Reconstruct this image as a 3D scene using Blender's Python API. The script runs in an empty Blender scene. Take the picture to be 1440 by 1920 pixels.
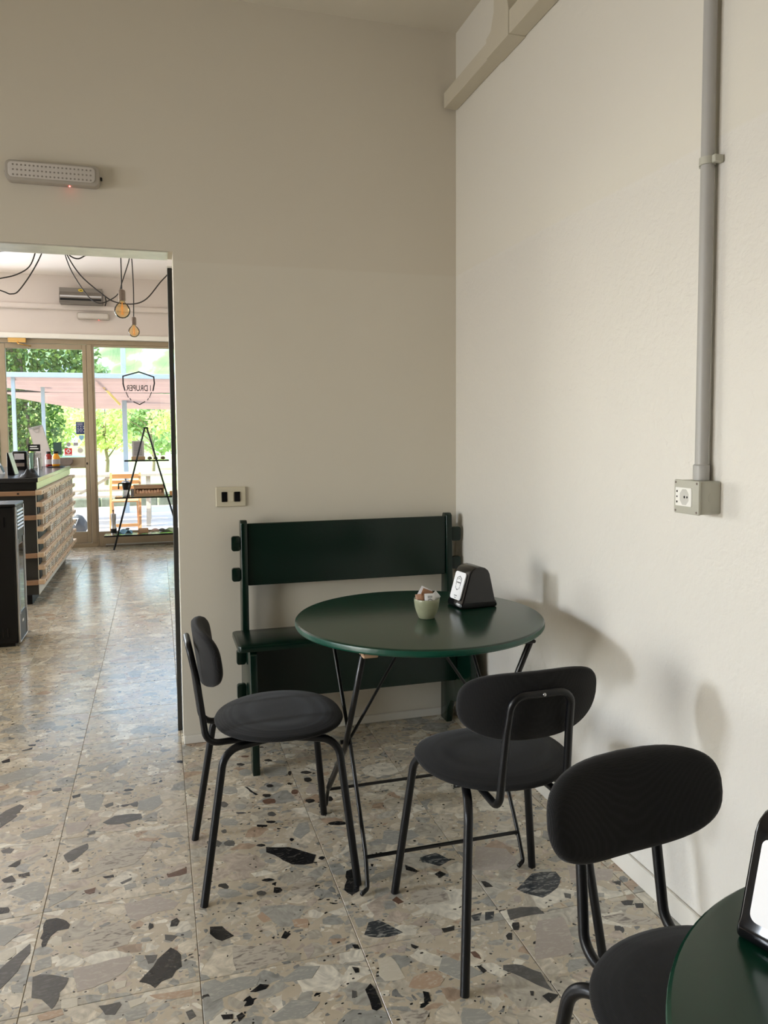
import bpy, bmesh, math, random
from mathutils import Vector, Matrix, noise as mnoise
import numpy as np
PI = math.pi
sc = bpy.context.scene
col = sc.collection

# ---------------------------------------------------------------- camera
yaw, pitch, roll, fpx = 0.28600659, 0.06426618, -0.00625116, 1443.0
cy_, sy_, cp_, sp_, cr_, sr_ = math.cos(yaw), math.sin(yaw), math.cos(pitch), math.sin(pitch), math.cos(roll), math.sin(roll)
fw = Vector((sy_*cp_, cy_*cp_, -sp_)); rt = Vector((cy_, -sy_, 0)); up = rt.cross(fw)
r2 = rt*cr_ + up*sr_; u2 = -rt*sr_ + up*cr_
cam = bpy.data.cameras.new('camera'); camo = bpy.data.objects.new('camera', cam); col.objects.link(camo)
camo.matrix_world = Matrix(((r2.x, u2.x, -fw.x, 0), (r2.y, u2.y, -fw.y, 0), (r2.z, u2.z, -fw.z, 1.3), (0, 0, 0, 1)))
cam.sensor_fit = 'VERTICAL'; cam.sensor_height = 36.0; cam.sensor_width = 27.0
cam.lens = fpx/1920*36.0
cam.shift_y = -55.8/1920
cam.clip_start = 0.05; cam.clip_end = 400
sc.camera = camo

# ---------------------------------------------------------------- world, sun, window light, exposure
sc.view_settings.view_transform = 'Standard'
try: sc.view_settings.look = 'None'
except Exception: pass
sc.view_settings.exposure = 0.31
sc.view_settings.gamma = 1.0
sc.view_settings.use_curve_mapping = False
sc.cycles.use_denoising = True
sc.cycles.max_bounces = 10; sc.cycles.diffuse_bounces = 6; sc.cycles.glossy_bounces = 4
sc.cycles.transmission_bounces = 6; sc.cycles.transparent_max_bounces = 12
sc.cycles.caustics_reflective = False; sc.cycles.caustics_refractive = False
sc.cycles.sample_clamp_indirect = 6.0
w = bpy.data.worlds.new('daylight'); sc.world = w; w.use_nodes = True
wn = w.node_tree.nodes; wl = w.node_tree.links
sky = wn.new('ShaderNodeTexSky'); sky.sky_type = 'NISHITA'; sky.sun_disc = False
sky.sun_elevation = math.radians(52); sky.sun_rotation = math.radians(250); sky.air_density = 1.2; sky.dust_density = 1.5
wl.new(sky.outputs[0], wn['Background'].inputs[0]); wn['Background'].inputs[1].default_value = .85
sd = bpy.data.lights.new('sun', 'SUN'); sd.energy = 6.0; sd.angle = math.radians(0.6); sd.color = (1, .95, .87)
so = bpy.data.objects.new('sun', sd); col.objects.link(so)
so.rotation_euler = Vector((-0.62, -0.12, 0.78)).to_track_quat('Z', 'Y').to_euler()
def area(name, loc, dirv, sx, sy, energy, color, spread=PI):
    l = bpy.data.lights.new(name, 'AREA'); l.shape = 'RECTANGLE'; l.size = sx; l.size_y = sy; l.energy = energy; l.color = color; l.spread = spread
    o = bpy.data.objects.new(name, l); col.objects.link(o); o.location = loc
    o.rotation_euler = Vector(dirv).to_track_quat('-Z', 'Z').to_euler(); return o
# daylight outside the two side windows of the near room and the far room's side glazing
area('side_window_daylight', (-4.32, 1.80, 1.75), (1, -.10, -.22), 0.40, .80, 29, (.86, .92, 1.0), math.radians(75))
area('front_window_daylight', (-4.32, .45, 1.10), (1, -.06, -.12), 1.5, 1.7, 58, (.97, .96, .95), math.radians(140))
area('far_glazing_daylight', (-3.1, 9.62, 1.3), (0, -1, 0), 2.2, 2.0, 185, (.92, .95, 1.0))
area('far_side_window_daylight', (-4.32, 6.6, 1.65), (1, 0, 0), 2.4, 1.3, 100, (1.0, .95, .90))

# ---------------------------------------------------------------- mesh helpers
def link(o, parent=None):
    col.objects.link(o)
    if parent is not None: o.parent = parent
    return o
def tag(o, label=None, cat=None, group=None, kind=None):
    if label: o['label'] = label
    if cat: o['category'] = cat
    if group: o['group'] = group
    if kind: o['kind'] = kind
    return o
def empty(name, loc=(0, 0, 0), rz=0.0, label=None, cat=None, group=None, kind=None):
    o = bpy.data.objects.new(name, None); o.empty_display_size = .1; col.objects.link(o)
    o.location = loc; o.rotation_euler = (0, 0, rz); return tag(o, label, cat, group, kind)
def mesh_obj(name, V, F, mat, parent=None, smooth=False, kind=None, label=None):
    me = bpy.data.meshes.new(name); me.from_pydata([tuple(v) for v in V], [], F); me.update()
    if mat is not None:
        for m in (mat if isinstance(mat, (list, tuple)) else [mat]): me.materials.append(m)
    if smooth: me.polygons.foreach_set('use_smooth', [True]*len(me.polygons))
    o = bpy.data.objects.new(name, me); link(o, parent)
    if kind: o['kind'] = kind
    if label: o['label'] = label
    return o
def auto_smooth(o, ang=35):
    me = o.data
    me.polygons.foreach_set('use_smooth', [True]*len(me.polygons))
    bm = bmesh.new(); bm.from_mesh(me)
    for e in bm.edges:
        if len(e.link_faces) == 2 and e.calc_face_angle(0) > math.radians(ang): e.smooth = False
    bm.to_mesh(me); bm.free()
class MB:
    """collects shapes into one mesh"""
    def __init__(s): s.V = []; s.F = []; s.M = []
    def add(s, V, F, mi=0):
        n = len(s.V); s.V += [tuple(v) for v in V]; s.F += [tuple(i+n for i in f) for f in F]; s.M += [mi]*len(F); return s
    def box(s, x0, x1, y0, y1, z0, z1, bev=0, mi=0, rot=None, seg=1):
        bm = bmesh.new(); bmesh.ops.create_cube(bm, size=1)
        for v in bm.verts: v.co = Vector(((v.co.x+.5)*(x1-x0)+x0, (v.co.y+.5)*(y1-y0)+y0, (v.co.z+.5)*(z1-z0)+z0))
        if bev: bmesh.ops.bevel(bm, geom=list(bm.edges), offset=bev, segments=seg, affect='EDGES', profile=.5)
        if rot is not None: bmesh.ops.transform(bm, matrix=rot, verts=bm.verts)
        bm.verts.index_update()
        s.add([v.co[:] for v in bm.verts], [[v.index for v in f.verts] for f in bm.faces], mi); bm.free(); return s
    def tube(s, P, r, n=10, cap=True, mi=0, closed=False):
        P = [Vector(p) for p in P]; m = len(P); R = r if isinstance(r, (list, tuple)) else [r]*m
        V = []; F = []; nrm = None
        for i, p in enumerate(P):
            if closed: t = P[(i+1) % m]-P[i-1]
            else: t = (P[min(i+1, m-1)]-P[max(i-1, 0)])
            t.normalize()
            if nrm is None:
                a = Vector((0, 0, 1)) if abs(t.z) < .9 else Vector((1, 0, 0)); nrm = (a-t*a.dot(t)).normalized()
            else: nrm = (nrm-t*nrm.dot(t)).normalized()
            b = t.cross(nrm)
            for k in range(n):
                a = 2*PI*k/n; V.append(p+(nrm*math.cos(a)+b*math.sin(a))*R[i])
        for i in range(m if closed else m-1):
            j = (i+1) % m
            for k in range(n): F.append((i*n+k, i*n+(k+1) % n, j*n+(k+1) % n, j*n+k))
        if cap and not closed: F.append(tuple(range(n))[::-1]); F.append(tuple(range((m-1)*n, m*n)))
        return s.add(V, F, mi)
    def lathe(s, prof, c=(0, 0, 0), n=24, mi=0):
        V = []; F = []
        for r, z in prof:
            for k in range(n): a = 2*PI*k/n; V.append((c[0]+r*math.cos(a), c[1]+r*math.sin(a), c[2]+z))
        for i in range(len(prof)-1):
            for k in range(n): F.append((i*n+k, i*n+(k+1) % n, (i+1)*n+(k+1) % n, (i+1)*n+k))
        if prof[0][0] > 0: F.append(tuple(range(n))[::-1])
        if prof[-1][0] > 0: F.append(tuple(range((len(prof)-1)*n, len(prof)*n)))
        return s.add(V, F, mi)
    def prism(s, poly, a0, a1, axis='x', bev=0, mi=0):
        """poly of 2D points; extruded along axis between a0 and a1. axis x: poly=(y,z); y: (x,z); z: (x,y)"""
        n = len(poly)
        def mk(p, a): return {'x': (a, p[0], p[1]), 'y': (p[0], a, p[1]), 'z': (p[0], p[1], a)}[axis]
        bm = bmesh.new(); A = [bm.verts.new(mk(p, a0)) for p in poly]; B = [bm.verts.new(mk(p, a1)) for p in poly]
        bm.faces.new(A); bm.faces.new(B[::-1])
        for i in range(n): bm.faces.new((A[(i+1) % n], A[i], B[i], B[(i+1) % n]))
        bmesh.ops.recalc_face_normals(bm, faces=bm.faces)
        if bev:
            bmesh.ops.bevel(bm, geom=[e for e in bm.edges if e.calc_face_angle(0) > .5], offset=bev, segments=2, affect='EDGES', profile=.5)
        bm.verts.index_update()
        s.add([v.co[:] for v in bm.verts], [[v.index for v in f.verts] for f in bm.faces], mi); bm.free(); return s
    def xf(s, M): s.V = [tuple(M @ Vector(v)) for v in s.V]; return s
    def build(s, name, mat, parent=None, smooth=False, kind=None, label=None, auto=None):
        o = mesh_obj(name, s.V, s.F, mat, parent, smooth, kind, label)
        if any(s.M): o.data.polygons.foreach_set('material_index', s.M)
        if auto: auto_smooth(o, auto)
        return o
def fillet(P, rads, seg=6):
    """round the inner corners of a polyline"""
    P = [Vector(p) for p in P]; out = [P[0]]
    for i in range(1, len(P)-1):
        r = rads[i-1] if isinstance(rads, (list, tuple)) else rads
        a = (P[i-1]-P[i]).normalized(); b = (P[i+1]-P[i]).normalized()
        if r <= 0: out.append(P[i]); continue
        ang = a.angle(b); d = min(r/math.tan(ang/2), (P[i-1]-P[i]).length*.49 if i > 1 else 9, (P[i+1]-P[i]).length*.49 if i < len(P)-2 else 9)
        rr = d*math.tan(ang/2); c = P[i]+(a+b).normalized()*(rr/math.sin(ang/2))
        s0 = P[i]+a*d-c; s1 = P[i]+b*d-c
        for k in range(seg+1):
            t = k/seg; tot = s0.angle(s1)
            v = (s0*math.sin((1-t)*tot)+s1*math.sin(t*tot))/math.sin(tot) if tot > 1e-4 else s0
            out.append(c+v)
    out.append(P[-1]); return out
def rrect(x0, x1, y0, y1, r, n=5):
    out = []
    for cx, cy, a0 in ((x1-r, y0+r, -90), (x1-r, y1-r, 0), (x0+r, y1-r, 90), (x0+r, y0+r, 180)):
        for k in range(n+1): a = math.radians(a0+90*k/n); out.append((cx+r*math.cos(a), cy+r*math.sin(a)))
    return out
def copy_tree(o, parent=None):
    c = o.copy(); col.objects.link(c); c.parent = parent
    for ch in list(o.children): copy_tree(ch, c)
    return c
def text_obj(name, s, size, mat, parent, M, depth=.0006, align='CENTER', font_bold=False):
    cu = bpy.data.curves.new(name, 'FONT'); cu.body = s; cu.size = size; cu.align_x = align; cu.align_y = 'CENTER'; cu.extrude = depth/2
    if font_bold: cu.offset = size*.012
    t = bpy.data.objects.new(name, cu); col.objects.link(t)
    dg = bpy.context.evaluated_depsgraph_get(); me = bpy.data.meshes.new_from_object(t.evaluated_get(dg)); bpy.data.objects.remove(t)
    me.name = name; me.materials.clear(); me.materials.append(mat); me.transform(M)
    o = bpy.data.objects.new(name, me); link(o, parent); return o

# ---------------------------------------------------------------- materials
def nt(name):
    m = bpy.data.materials.new(name); m.use_nodes = True; N = m.node_tree.nodes; return m, N, m.node_tree.links, N['Principled BSDF']
def mat(name, c, rough=.5, metal=0, spec=.5, var=.06, scale=12, bump=0, bscale=60, coat=0, sheen=0, emit=None, es=0, trans=0, stretch=None):
    m, N, L, B = nt(name)
    tc = N.new('ShaderNodeTexCoord'); no = N.new('ShaderNodeTexNoise'); no.inputs['Scale'].default_value = scale; no.inputs['Detail'].default_value = 4
    src = tc.outputs['Object']
    if stretch:
        mp = N.new('ShaderNodeMapping'); mp.inputs['Scale'].default_value = stretch; L.new(src, mp.inputs[0]); src = mp.outputs[0]
    L.new(src, no.inputs['Vector'])
    mx = N.new('ShaderNodeMix'); mx.data_type = 'RGBA'
    mx.inputs[6].default_value = (*[max(0, v*(1-var)) for v in c], 1); mx.inputs[7].default_value = (*[min(1, v*(1+var)) for v in c], 1)
    L.new(no.outputs[0], mx.inputs[0]); L.new(mx.outputs[2], B.inputs['Base Color'])
    B.inputs['Roughness'].default_value = rough; B.inputs['Metallic'].default_value = metal; B.inputs['Specular IOR Level'].default_value = spec
    if coat: B.inputs['Coat Weight'].default_value = coat; B.inputs['Coat Roughness'].default_value = .12
    if sheen: B.inputs['Sheen Weight'].default_value = sheen; B.inputs['Sheen Roughness'].default_value = .45
    if trans: B.inputs['Transmission Weight'].default_value = trans
    if emit: B.inputs['Emission Color'].default_value = (*emit, 1); B.inputs['Emission Strength'].default_value = es
    if bump:
        nb = N.new('ShaderNodeTexNoise'); nb.inputs['Scale'].default_value = bscale; nb.inputs['Detail'].default_value = 5; L.new(src, nb.inputs['Vector'])
        bp = N.new('ShaderNodeBump'); bp.inputs['Strength'].default_value = bump; bp.inputs['Distance'].default_value = .002
        L.new(nb.outputs[0], bp.inputs['Height']); L.new(bp.outputs[0], B.inputs['Normal'])
    return m
def fabric_mat(name, c):
    m, N, L, B = nt(name); tc = N.new('ShaderNodeTexCoord')
    wv = []
    for d in ('X', 'Z'):
        a = N.new('ShaderNodeTexWave'); a.wave_type = 'BANDS'; a.bands_direction = d; a.inputs['Scale'].default_value = 130; a.inputs['Distortion'].default_value = .4; L.new(tc.outputs['Object'], a.inputs[0]); wv.append(a)
    a = N.new('ShaderNodeTexWave'); a.bands_direction = 'Y'; a.inputs['Scale'].default_value = 130; L.new(tc.outputs['Object'], a.inputs[0])
    mm = N.new('ShaderNodeMath'); mm.operation = 'MULTIPLY'; L.new(wv[0].outputs[1], mm.inputs[0])
    ad = N.new('ShaderNodeMath'); ad.operation = 'MAXIMUM'; L.new(wv[1].outputs[1], ad.inputs[0]); L.new(a.outputs[1], ad.inputs[1]); L.new(ad.outputs[0], mm.inputs[1])
    mx = N.new('ShaderNodeMix'); mx.data_type = 'RGBA'; mx.inputs[6].default_value = (*[v*.7 for v in c], 1); mx.inputs[7].default_value = (*[v*1.5 for v in c], 1)
    L.new(mm.outputs[0], mx.inputs[0]); L.new(mx.outputs[2], B.inputs['Base Color'])
    bp = N.new('ShaderNodeBump'); bp.inputs['Strength'].default_value = .35; bp.inputs['Distance'].default_value = .001; L.new(mm.outputs[0], bp.inputs['Height']); L.new(bp.outputs[0], B.inputs['Normal'])
    B.inputs['Roughness'].default_value = .9; B.inputs['Specular IOR Level'].default_value = .25; B.inputs['Sheen Weight'].default_value = .10; B.inputs['Sheen Roughness'].default_value = .4
    return m
def wall_mat(name, upper, lower, zsplit, bump=.5, rlow=.42):
    m, N, L, B = nt(name); g = N.new('ShaderNodeNewGeometry'); sx = N.new('ShaderNodeSeparateXYZ'); L.new(g.outputs['Position'], sx.inputs[0])
    n1 = N.new('ShaderNodeTexNoise'); n1.inputs['Scale'].default_value = 1.3; n1.inputs['Detail'].default_value = 3; L.new(g.outputs['Position'], n1.inputs['Vector'])
    wob = N.new('ShaderNodeMath'); wob.operation = 'MULTIPLY_ADD'; wob.inputs[1].default_value = .012; L.new(n1.outputs[0], wob.inputs[0]); L.new(sx.outputs['Z'], wob.inputs[2])
    st = N.new('ShaderNodeMapRange'); st.inputs['From Min'].default_value = zsplit; st.inputs['From Max'].default_value = zsplit+.01; L.new(wob.outputs[0], st.inputs['Value'])
    mx = N.new('ShaderNodeMix'); mx.data_type = 'RGBA'; mx.inputs[6].default_value = (*lower, 1); mx.inputs[7].default_value = (*upper, 1); L.new(st.outputs[0], mx.inputs[0])
    hs = N.new('ShaderNodeHueSaturation'); L.new(mx.outputs[2], hs.inputs['Color'])
    vr = N.new('ShaderNodeMapRange'); vr.inputs['To Min'].default_value = .965; vr.inputs['To Max'].default_value = 1.035; L.new(n1.outputs[0], vr.inputs[0]); L.new(vr.outputs[0], hs.inputs['Value'])
    L.new(hs.outputs[0], B.inputs['Base Color'])
    rr = N.new('ShaderNodeMapRange'); rr.inputs['To Min'].default_value = rlow; rr.inputs['To Max'].default_value = .8; L.new(st.outputs[0], rr.inputs[0]); L.new(rr.outputs[0], B.inputs['Roughness'])
    # trowelled plaster: broad ripples plus small lumps
    h = None
    for sc_, dt, wgt in ((9, 4, .6), (38, 5, .45), (120, 2, .12)):
        n = N.new('ShaderNodeTexNoise'); n.inputs['Scale'].default_value = sc_; n.inputs['Detail'].default_value = dt; n.inputs['Distortion'].default_value = .6; L.new(g.outputs['Position'], n.inputs['Vector'])
        k = N.new('ShaderNodeMath'); k.operation = 'MULTIPLY_ADD'; k.inputs[1].default_value = wgt; L.new(n.outputs[0], k.inputs[0])
        if h is not None: L.new(h, k.inputs[2])
        else: k.inputs[2].default_value = 0
        h = k.outputs[0]
    bs = N.new('ShaderNodeMapRange'); bs.inputs['To Min'].default_value = bump; bs.inputs['To Max'].default_value = bump*.35; L.new(st.outputs[0], bs.inputs[0])
    bp = N.new('ShaderNodeBump'); bp.inputs['Distance'].default_value = .006; L.new(bs.outputs[0], bp.inputs['Strength']); L.new(h, bp.inputs['Height']); L.new(bp.outputs[0], B.inputs['Normal'])
    return m
PAL = [(.0, (.50, .45, .36)), (.17, (.40, .365, .30)), (.30, (.58, .52, .41)), (.42, (.31, .305, .275)), (.54, (.45, .38, .31)), (.65, (.36, .345, .30)), (.74, (.64, .60, .50)), (.83, (.20, .20, .19)), (.90, (.38, .28, .20)), (.915, (.012, .012, .013)), (.945, (.43, .40, .335))]
def terrazzo(name):
    m, N, L, B = nt(name); g = N.new('ShaderNodeNewGeometry'); oi = N.new('ShaderNodeObjectInfo')
    ra = N.new('ShaderNodeVectorMath'); ra.operation = 'SCALE'; ra.inputs[0].default_value = (37.3, 91.7, 0); L.new(oi.outputs['Random'], ra.inputs['Scale'])
    ps = N.new('ShaderNodeVectorMath'); ps.operation = 'ADD'; L.new(g.outputs['Position'], ps.inputs[0]); L.new(ra.outputs[0], ps.inputs[1])
    dn = N.new('ShaderNodeTexNoise'); dn.inputs['Scale'].default_value = 11; dn.inputs['Detail'].default_value = 4; L.new(ps.outputs[0], dn.inputs['Vector'])
    ds = N.new('ShaderNodeVectorMath'); ds.operation = 'MULTIPLY_ADD'; ds.inputs[1].default_value = (.055, .055, 0); L.new(dn.outputs[1], ds.inputs[0]); L.new(ps.outputs[0], ds.inputs[2])
    flat = N.new('ShaderNodeVectorMath'); flat.operation = 'MULTIPLY'; flat.inputs[1].default_value = (1, 1.25, 0); L.new(ds.outputs[0], flat.inputs[0])
    # cement between the chips
    cn = N.new('ShaderNodeTexNoise'); cn.inputs['Scale'].default_value = 30; cn.inputs['Detail'].default_value = 6; L.new(ps.outputs[0], cn.inputs['Vector'])
    cm = N.new('ShaderNodeMix'); cm.data_type = 'RGBA'; cm.inputs[6].default_value = (.45, .38, .275, 1); cm.inputs[7].default_value = (.60, .52, .40, 1); L.new(cn.outputs[0], cm.inputs[0])
    base = cm.outputs[2]
    vn = N.new('ShaderNodeTexNoise'); vn.inputs['Scale'].default_value = 18; vn.inputs['Detail'].default_value = 7; vn.inputs['Distortion'].default_value = 2.5; L.new(ps.outputs[0], vn.inputs['Vector'])
    for scale, keep, emin, emax, palette in ((70, .55, .05, .30, 1), (34, .62, .03, .22, 1), (16, .60, .02, .16, 0), (8.5, .36, .02, .12, 0)):
        v1 = N.new('ShaderNodeTexVoronoi'); v1.feature = 'F1'; v1.inputs['Scale'].default_value = scale; L.new(flat.outputs[0], v1.inputs['Vector'])
        v2 = N.new('ShaderNodeTexVoronoi'); v2.feature = 'DISTANCE_TO_EDGE'; v2.inputs['Scale'].default_value = scale; L.new(flat.outputs[0], v2.inputs['Vector'])
        sp = N.new('ShaderNodeSeparateColor'); L.new(v1.outputs['Color'], sp.inputs[0])
        th = N.new('ShaderNodeMapRange'); th.inputs['To Min'].default_value = emin; th.inputs['To Max'].default_value = emax; L.new(sp.outputs[1], th.inputs[0])
        gt = N.new('ShaderNodeMath'); gt.operation = 'SUBTRACT'; L.new(v2.outputs['Distance'], gt.inputs[0]); L.new(th.outputs[0], gt.inputs[1])
        sh = N.new('ShaderNodeMath'); sh.operation = 'MULTIPLY'; sh.use_clamp = True; sh.inputs[1].default_value = 70; L.new(gt.outputs[0], sh.inputs[0])
        kp = N.new('ShaderNodeMath'); kp.operation = 'LESS_THAN'; kp.inputs[1].default_value = keep; L.new(sp.outputs[2], kp.inputs[0])
        mk = N.new('ShaderNodeMath'); mk.operation = 'MULTIPLY'; L.new(sh.outputs[0], mk.inputs[0]); L.new(kp.outputs[0], mk.inputs[1])
        cr = N.new('ShaderNodeValToRGB'); cr.color_ramp.interpolation = 'CONSTANT'; els = cr.color_ramp.elements
        pal = PAL if palette else [(a, c) for a, c in PAL if c[0] > .2]
        while len(els) < len(pal): els.new(.5)
        for e, (p_, c_) in zip(els, pal): e.position = p_; e.color = (*[min(.8, q*1.12) for q in c_], 1)
        L.new(sp.outputs[0], cr.inputs[0])
        ve = N.new('ShaderNodeMapRange'); ve.inputs['From Min'].default_value = .3; ve.inputs['From Max'].default_value = .7; ve.inputs['To Min'].default_value = .70; ve.inputs['To Max'].default_value = 1.22; L.new(vn.outputs[0], ve.inputs[0])
        vc = N.new('ShaderNodeVectorMath'); vc.operation = 'SCALE'; L.new(cr.outputs[0], vc.inputs[0]); L.new(ve.outputs[0], vc.inputs['Scale'])
        mx = N.new('ShaderNodeMix'); mx.data_type = 'RGBA'; L.new(mk.outputs[0], mx.inputs[0]); L.new(base, mx.inputs[6]); L.new(vc.outputs[0], mx.inputs[7]); base = mx.outputs[2]
    # tiny black flecks
    v3 = N.new('ShaderNodeTexVoronoi'); v3.inputs['Scale'].default_value = 70; L.new(flat.outputs[0], v3.inputs['Vector'])
    s3 = N.new('ShaderNodeSeparateColor'); L.new(v3.outputs['Color'], s3.inputs[0])
    a3 = N.new('ShaderNodeMath'); a3.operation = 'LESS_THAN'; a3.inputs[1].default_value = .24; L.new(v3.outputs['Distance'], a3.inputs[0])
    b3 = N.new('ShaderNodeMath'); b3.operation = 'LESS_THAN'; b3.inputs[1].default_value = .13; L.new(s3.outputs[0], b3.inputs[0])
    c3 = N.new('ShaderNodeMath'); c3.operation = 'MULTIPLY'; L.new(a3.outputs[0], c3.inputs[0]); L.new(b3.outputs[0], c3.inputs[1])
    mx = N.new('ShaderNodeMix'); mx.data_type = 'RGBA'; L.new(c3.outputs[0], mx.inputs[0]); L.new(base, mx.inputs[6]); mx.inputs[7].default_value = (.02, .017, .015, 1)
    L.new(mx.outputs[2], B.inputs['Base Color'])
    rn = N.new('ShaderNodeMapRange'); rn.inputs['To Min'].default_value = .15; rn.inputs['To Max'].default_value = .27; L.new(cn.outputs[0], rn.inputs[0]); L.new(rn.outputs[0], B.inputs['Roughness'])
    lo = N.new('ShaderNodeTexNoise'); lo.inputs['Scale'].default_value = 7; lo.inputs['Detail'].default_value = 3; L.new(ps.outputs[0], lo.inputs['Vector'])
    bp = N.new('ShaderNodeBump'); bp.inputs['Strength'].default_value = .25; bp.inputs['Distance'].default_value = .003; L.new(lo.outputs[0], bp.inputs['Height']); L.new(bp.outputs[0], B.inputs['Normal'])
    B.inputs['Specular IOR Level'].default_value = .6; B.inputs['IOR'].default_value = 1.62
    return m
def chip_mat(name, c, vein, amt=.35, scale=40):
    m, N, L, B = nt(name); g = N.new('ShaderNodeNewGeometry')
    mp = N.new('ShaderNodeMapping'); mp.inputs['Rotation'].default_value = (0, 0, .6); mp.inputs['Scale'].default_value = (1, 2.6, 1); L.new(g.outputs['Position'], mp.inputs[0])
    n = N.new('ShaderNodeTexNoise'); n.inputs['Scale'].default_value = scale; n.inputs['Detail'].default_value = 7; n.inputs['Distortion'].default_value = 1.4; L.new(mp.outputs[0], n.inputs['Vector'])
    r = N.new('ShaderNodeMapRange'); r.inputs['From Min'].default_value = .5; r.inputs['From Max'].default_value = .5+amt; L.new(n.outputs[0], r.inputs[0])
    mx = N.new('ShaderNodeMix'); mx.data_type = 'RGBA'; mx.inputs[6].default_value = (*c, 1); mx.inputs[7].default_value = (*vein, 1); L.new(r.outputs[0], mx.inputs[0]); L.new(mx.outputs[2], B.inputs['Base Color'])
    B.inputs['Roughness'].default_value = .24; B.inputs['Specular IOR Level'].default_value = .5
    return m
def glass_mat(name, tint=(.93, .97, .95), rough=.0, ior=1.45):
    m, N, L, B = nt(name); N.remove(B); out = N['Material Output']
    t = N.new('ShaderNodeBsdfTransparent'); t.inputs[0].default_value = (*tint, 1); gl = N.new('ShaderNodeBsdfGlossy'); gl.inputs['Roughness'].default_value = rough
    fr = N.new('ShaderNodeFresnel'); fr.inputs[0].default_value = ior; ms = N.new('ShaderNodeMixShader'); L.new(fr.outputs[0], ms.inputs[0]); L.new(t.outputs[0], ms.inputs[1]); L.new(gl.outputs[0], ms.inputs[2]); L.new(ms.outputs[0], out.inputs[0])
    return m
def leaf_mat(name, c1, c2, tr=.35):
    m, N, L, B = nt(name); oi = N.new('ShaderNodeNewGeometry')
    cr = N.new('ShaderNodeMix'); cr.data_type = 'RGBA'; cr.inputs[6].default_value = (*c1, 1); cr.inputs[7].default_value = (*c2, 1); L.new(oi.outputs['Random Per Island'], cr.inputs[0]); L.new(cr.outputs[2], B.inputs['Base Color'])
    B.inputs['Roughness'].default_value = .5; B.inputs['Specular IOR Level'].default_value = .35
    tl = N.new('ShaderNodeBsdfTranslucent'); L.new(cr.outputs[2], tl.inputs[0]); ms = N.new('ShaderNodeMixShader'); ms.inputs[0].default_value = tr
    L.new(B.outputs[0], ms.inputs[1]); L.new(tl.outputs[0], ms.inputs[2]); L.new(ms.outputs[0], N['Material Output'].inputs[0])
    return m

M = {}
M['wall_r'] = wall_mat('plaster_right', (.72, .688, .61), (.725, .70, .645), 2.0, 1.0, .40)
M['wall_b'] = wall_mat('plaster_back', (.66, .61, .515), (.675, .632, .54), 2.0, .12, .5)
M['wall_far'] = wall_mat('plaster_far', (.66, .60, .565), (.66, .60, .565), 9.0, .1)
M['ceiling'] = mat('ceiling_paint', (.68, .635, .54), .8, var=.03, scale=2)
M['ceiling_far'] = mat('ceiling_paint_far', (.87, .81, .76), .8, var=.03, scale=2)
M['skirt'] = mat('skirting_paint', (.72, .69, .62), .45, var=.04)
M['tile'] = terrazzo('terrazzo')
M['grout'] = mat('tile_grout', (.26, .20, .135), .8, var=.2, scale=40)
M['fabric'] = fabric_mat('charcoal_fabric', (.0125, .0125, .0130))
M['black_metal'] = mat('black_powder_coat', (.0035, .0037, .0045), .36, var=.1, spec=.35)
M['iron'] = mat('black_iron', (.005, .005, .005), .32, spec=.4, var=.2, scale=30, bump=.1)
M['green'] = mat('dark_green_lacquer', (.0005, .011, .006), .24, spec=.42, var=.12, scale=9, bump=.12, bscale=90)
M['green_top'] = mat('dark_green_table_lacquer', (.0015, .028, .015), .20, spec=.55, var=.10, scale=6, bump=.06, bscale=60)
M['green_rim'] = mat('green_table_rim', (.003, .06, .036), .33, spec=.6, var=.3, scale=20, bump=.3, bscale=70)
M['black_plastic'] = mat('gloss_black_plastic', (.004, .004, .005), .14, spec=.5, var=.05)
M['black_matte'] = mat('matt_black', (.005, .005, .0055), .55, spec=.3, var=.1)
M['paper'] = mat('white_paper', (.82, .82, .84), .45, var=.02)
M['print'] = mat('black_print', (.02, .02, .025), .6, var=.05)
M['ceramic'] = mat('sage_ceramic', (.30, .31, .20), .32, var=.22, scale=35, bump=.15, bscale=80)
M['sachet_brown'] = mat('brown_sachet', (.34, .17, .09), .5, var=.2, scale=50)
M['conduit'] = mat('grey_conduit', (.40, .39, .37), .42, var=.03)
M['box_grey'] = mat('socket_box_plastic', (.46, .45, .38), .5, var=.03)
M['trunk'] = mat('trunking_plastic', (.58, .53, .42), .5, var=.03)
M['white_plastic'] = mat('white_plastic', (.82, .81, .76), .35, var=.02)
M['cream_plastic'] = mat('cream_plastic', (.60, .55, .42), .4, var=.04)
M['lamp_grey'] = mat('grey_housing', (.42, .38, .33), .5, var=.04)
M['lamp_diff'] = mat('ribbed_diffuser', (.62, .58, .54), .5, var=.05, scale=60, bump=.2, bscale=200)
M['led_off'] = mat('unlit_diode', (.30, .27, .24), .4, var=.1)
M['red_led'] = mat('red_led', (1, .05, .03), .3, emit=(1, .06, .05), es=14)
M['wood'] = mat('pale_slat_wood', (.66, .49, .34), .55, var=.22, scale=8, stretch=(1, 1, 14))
M['wood_shade'] = mat('shaded_slat_wood', (.34, .20, .12), .5, var=.2, scale=8, stretch=(1, 1, 14))  # same slat wood with the shade of the counter end painted in
M['orange_wood'] = mat('orange_wood', (.80, .40, .17), .45, var=.15, scale=10, stretch=(1, 1, 8))
M['grey_wood'] = mat('weathered_wood', (.52, .45, .38), .8, var=.2, scale=10, stretch=(8, 1, 1))
M['alu'] = mat('bronze_aluminium', (.36, .29, .205), .42, metal=.25, var=.06)
M['brass'] = mat('brass', (.75, .48, .18), .25, metal=1, var=.1)
M['steel'] = mat('brushed_steel', (.55, .55, .56), .28, metal=1, var=.1)
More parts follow.
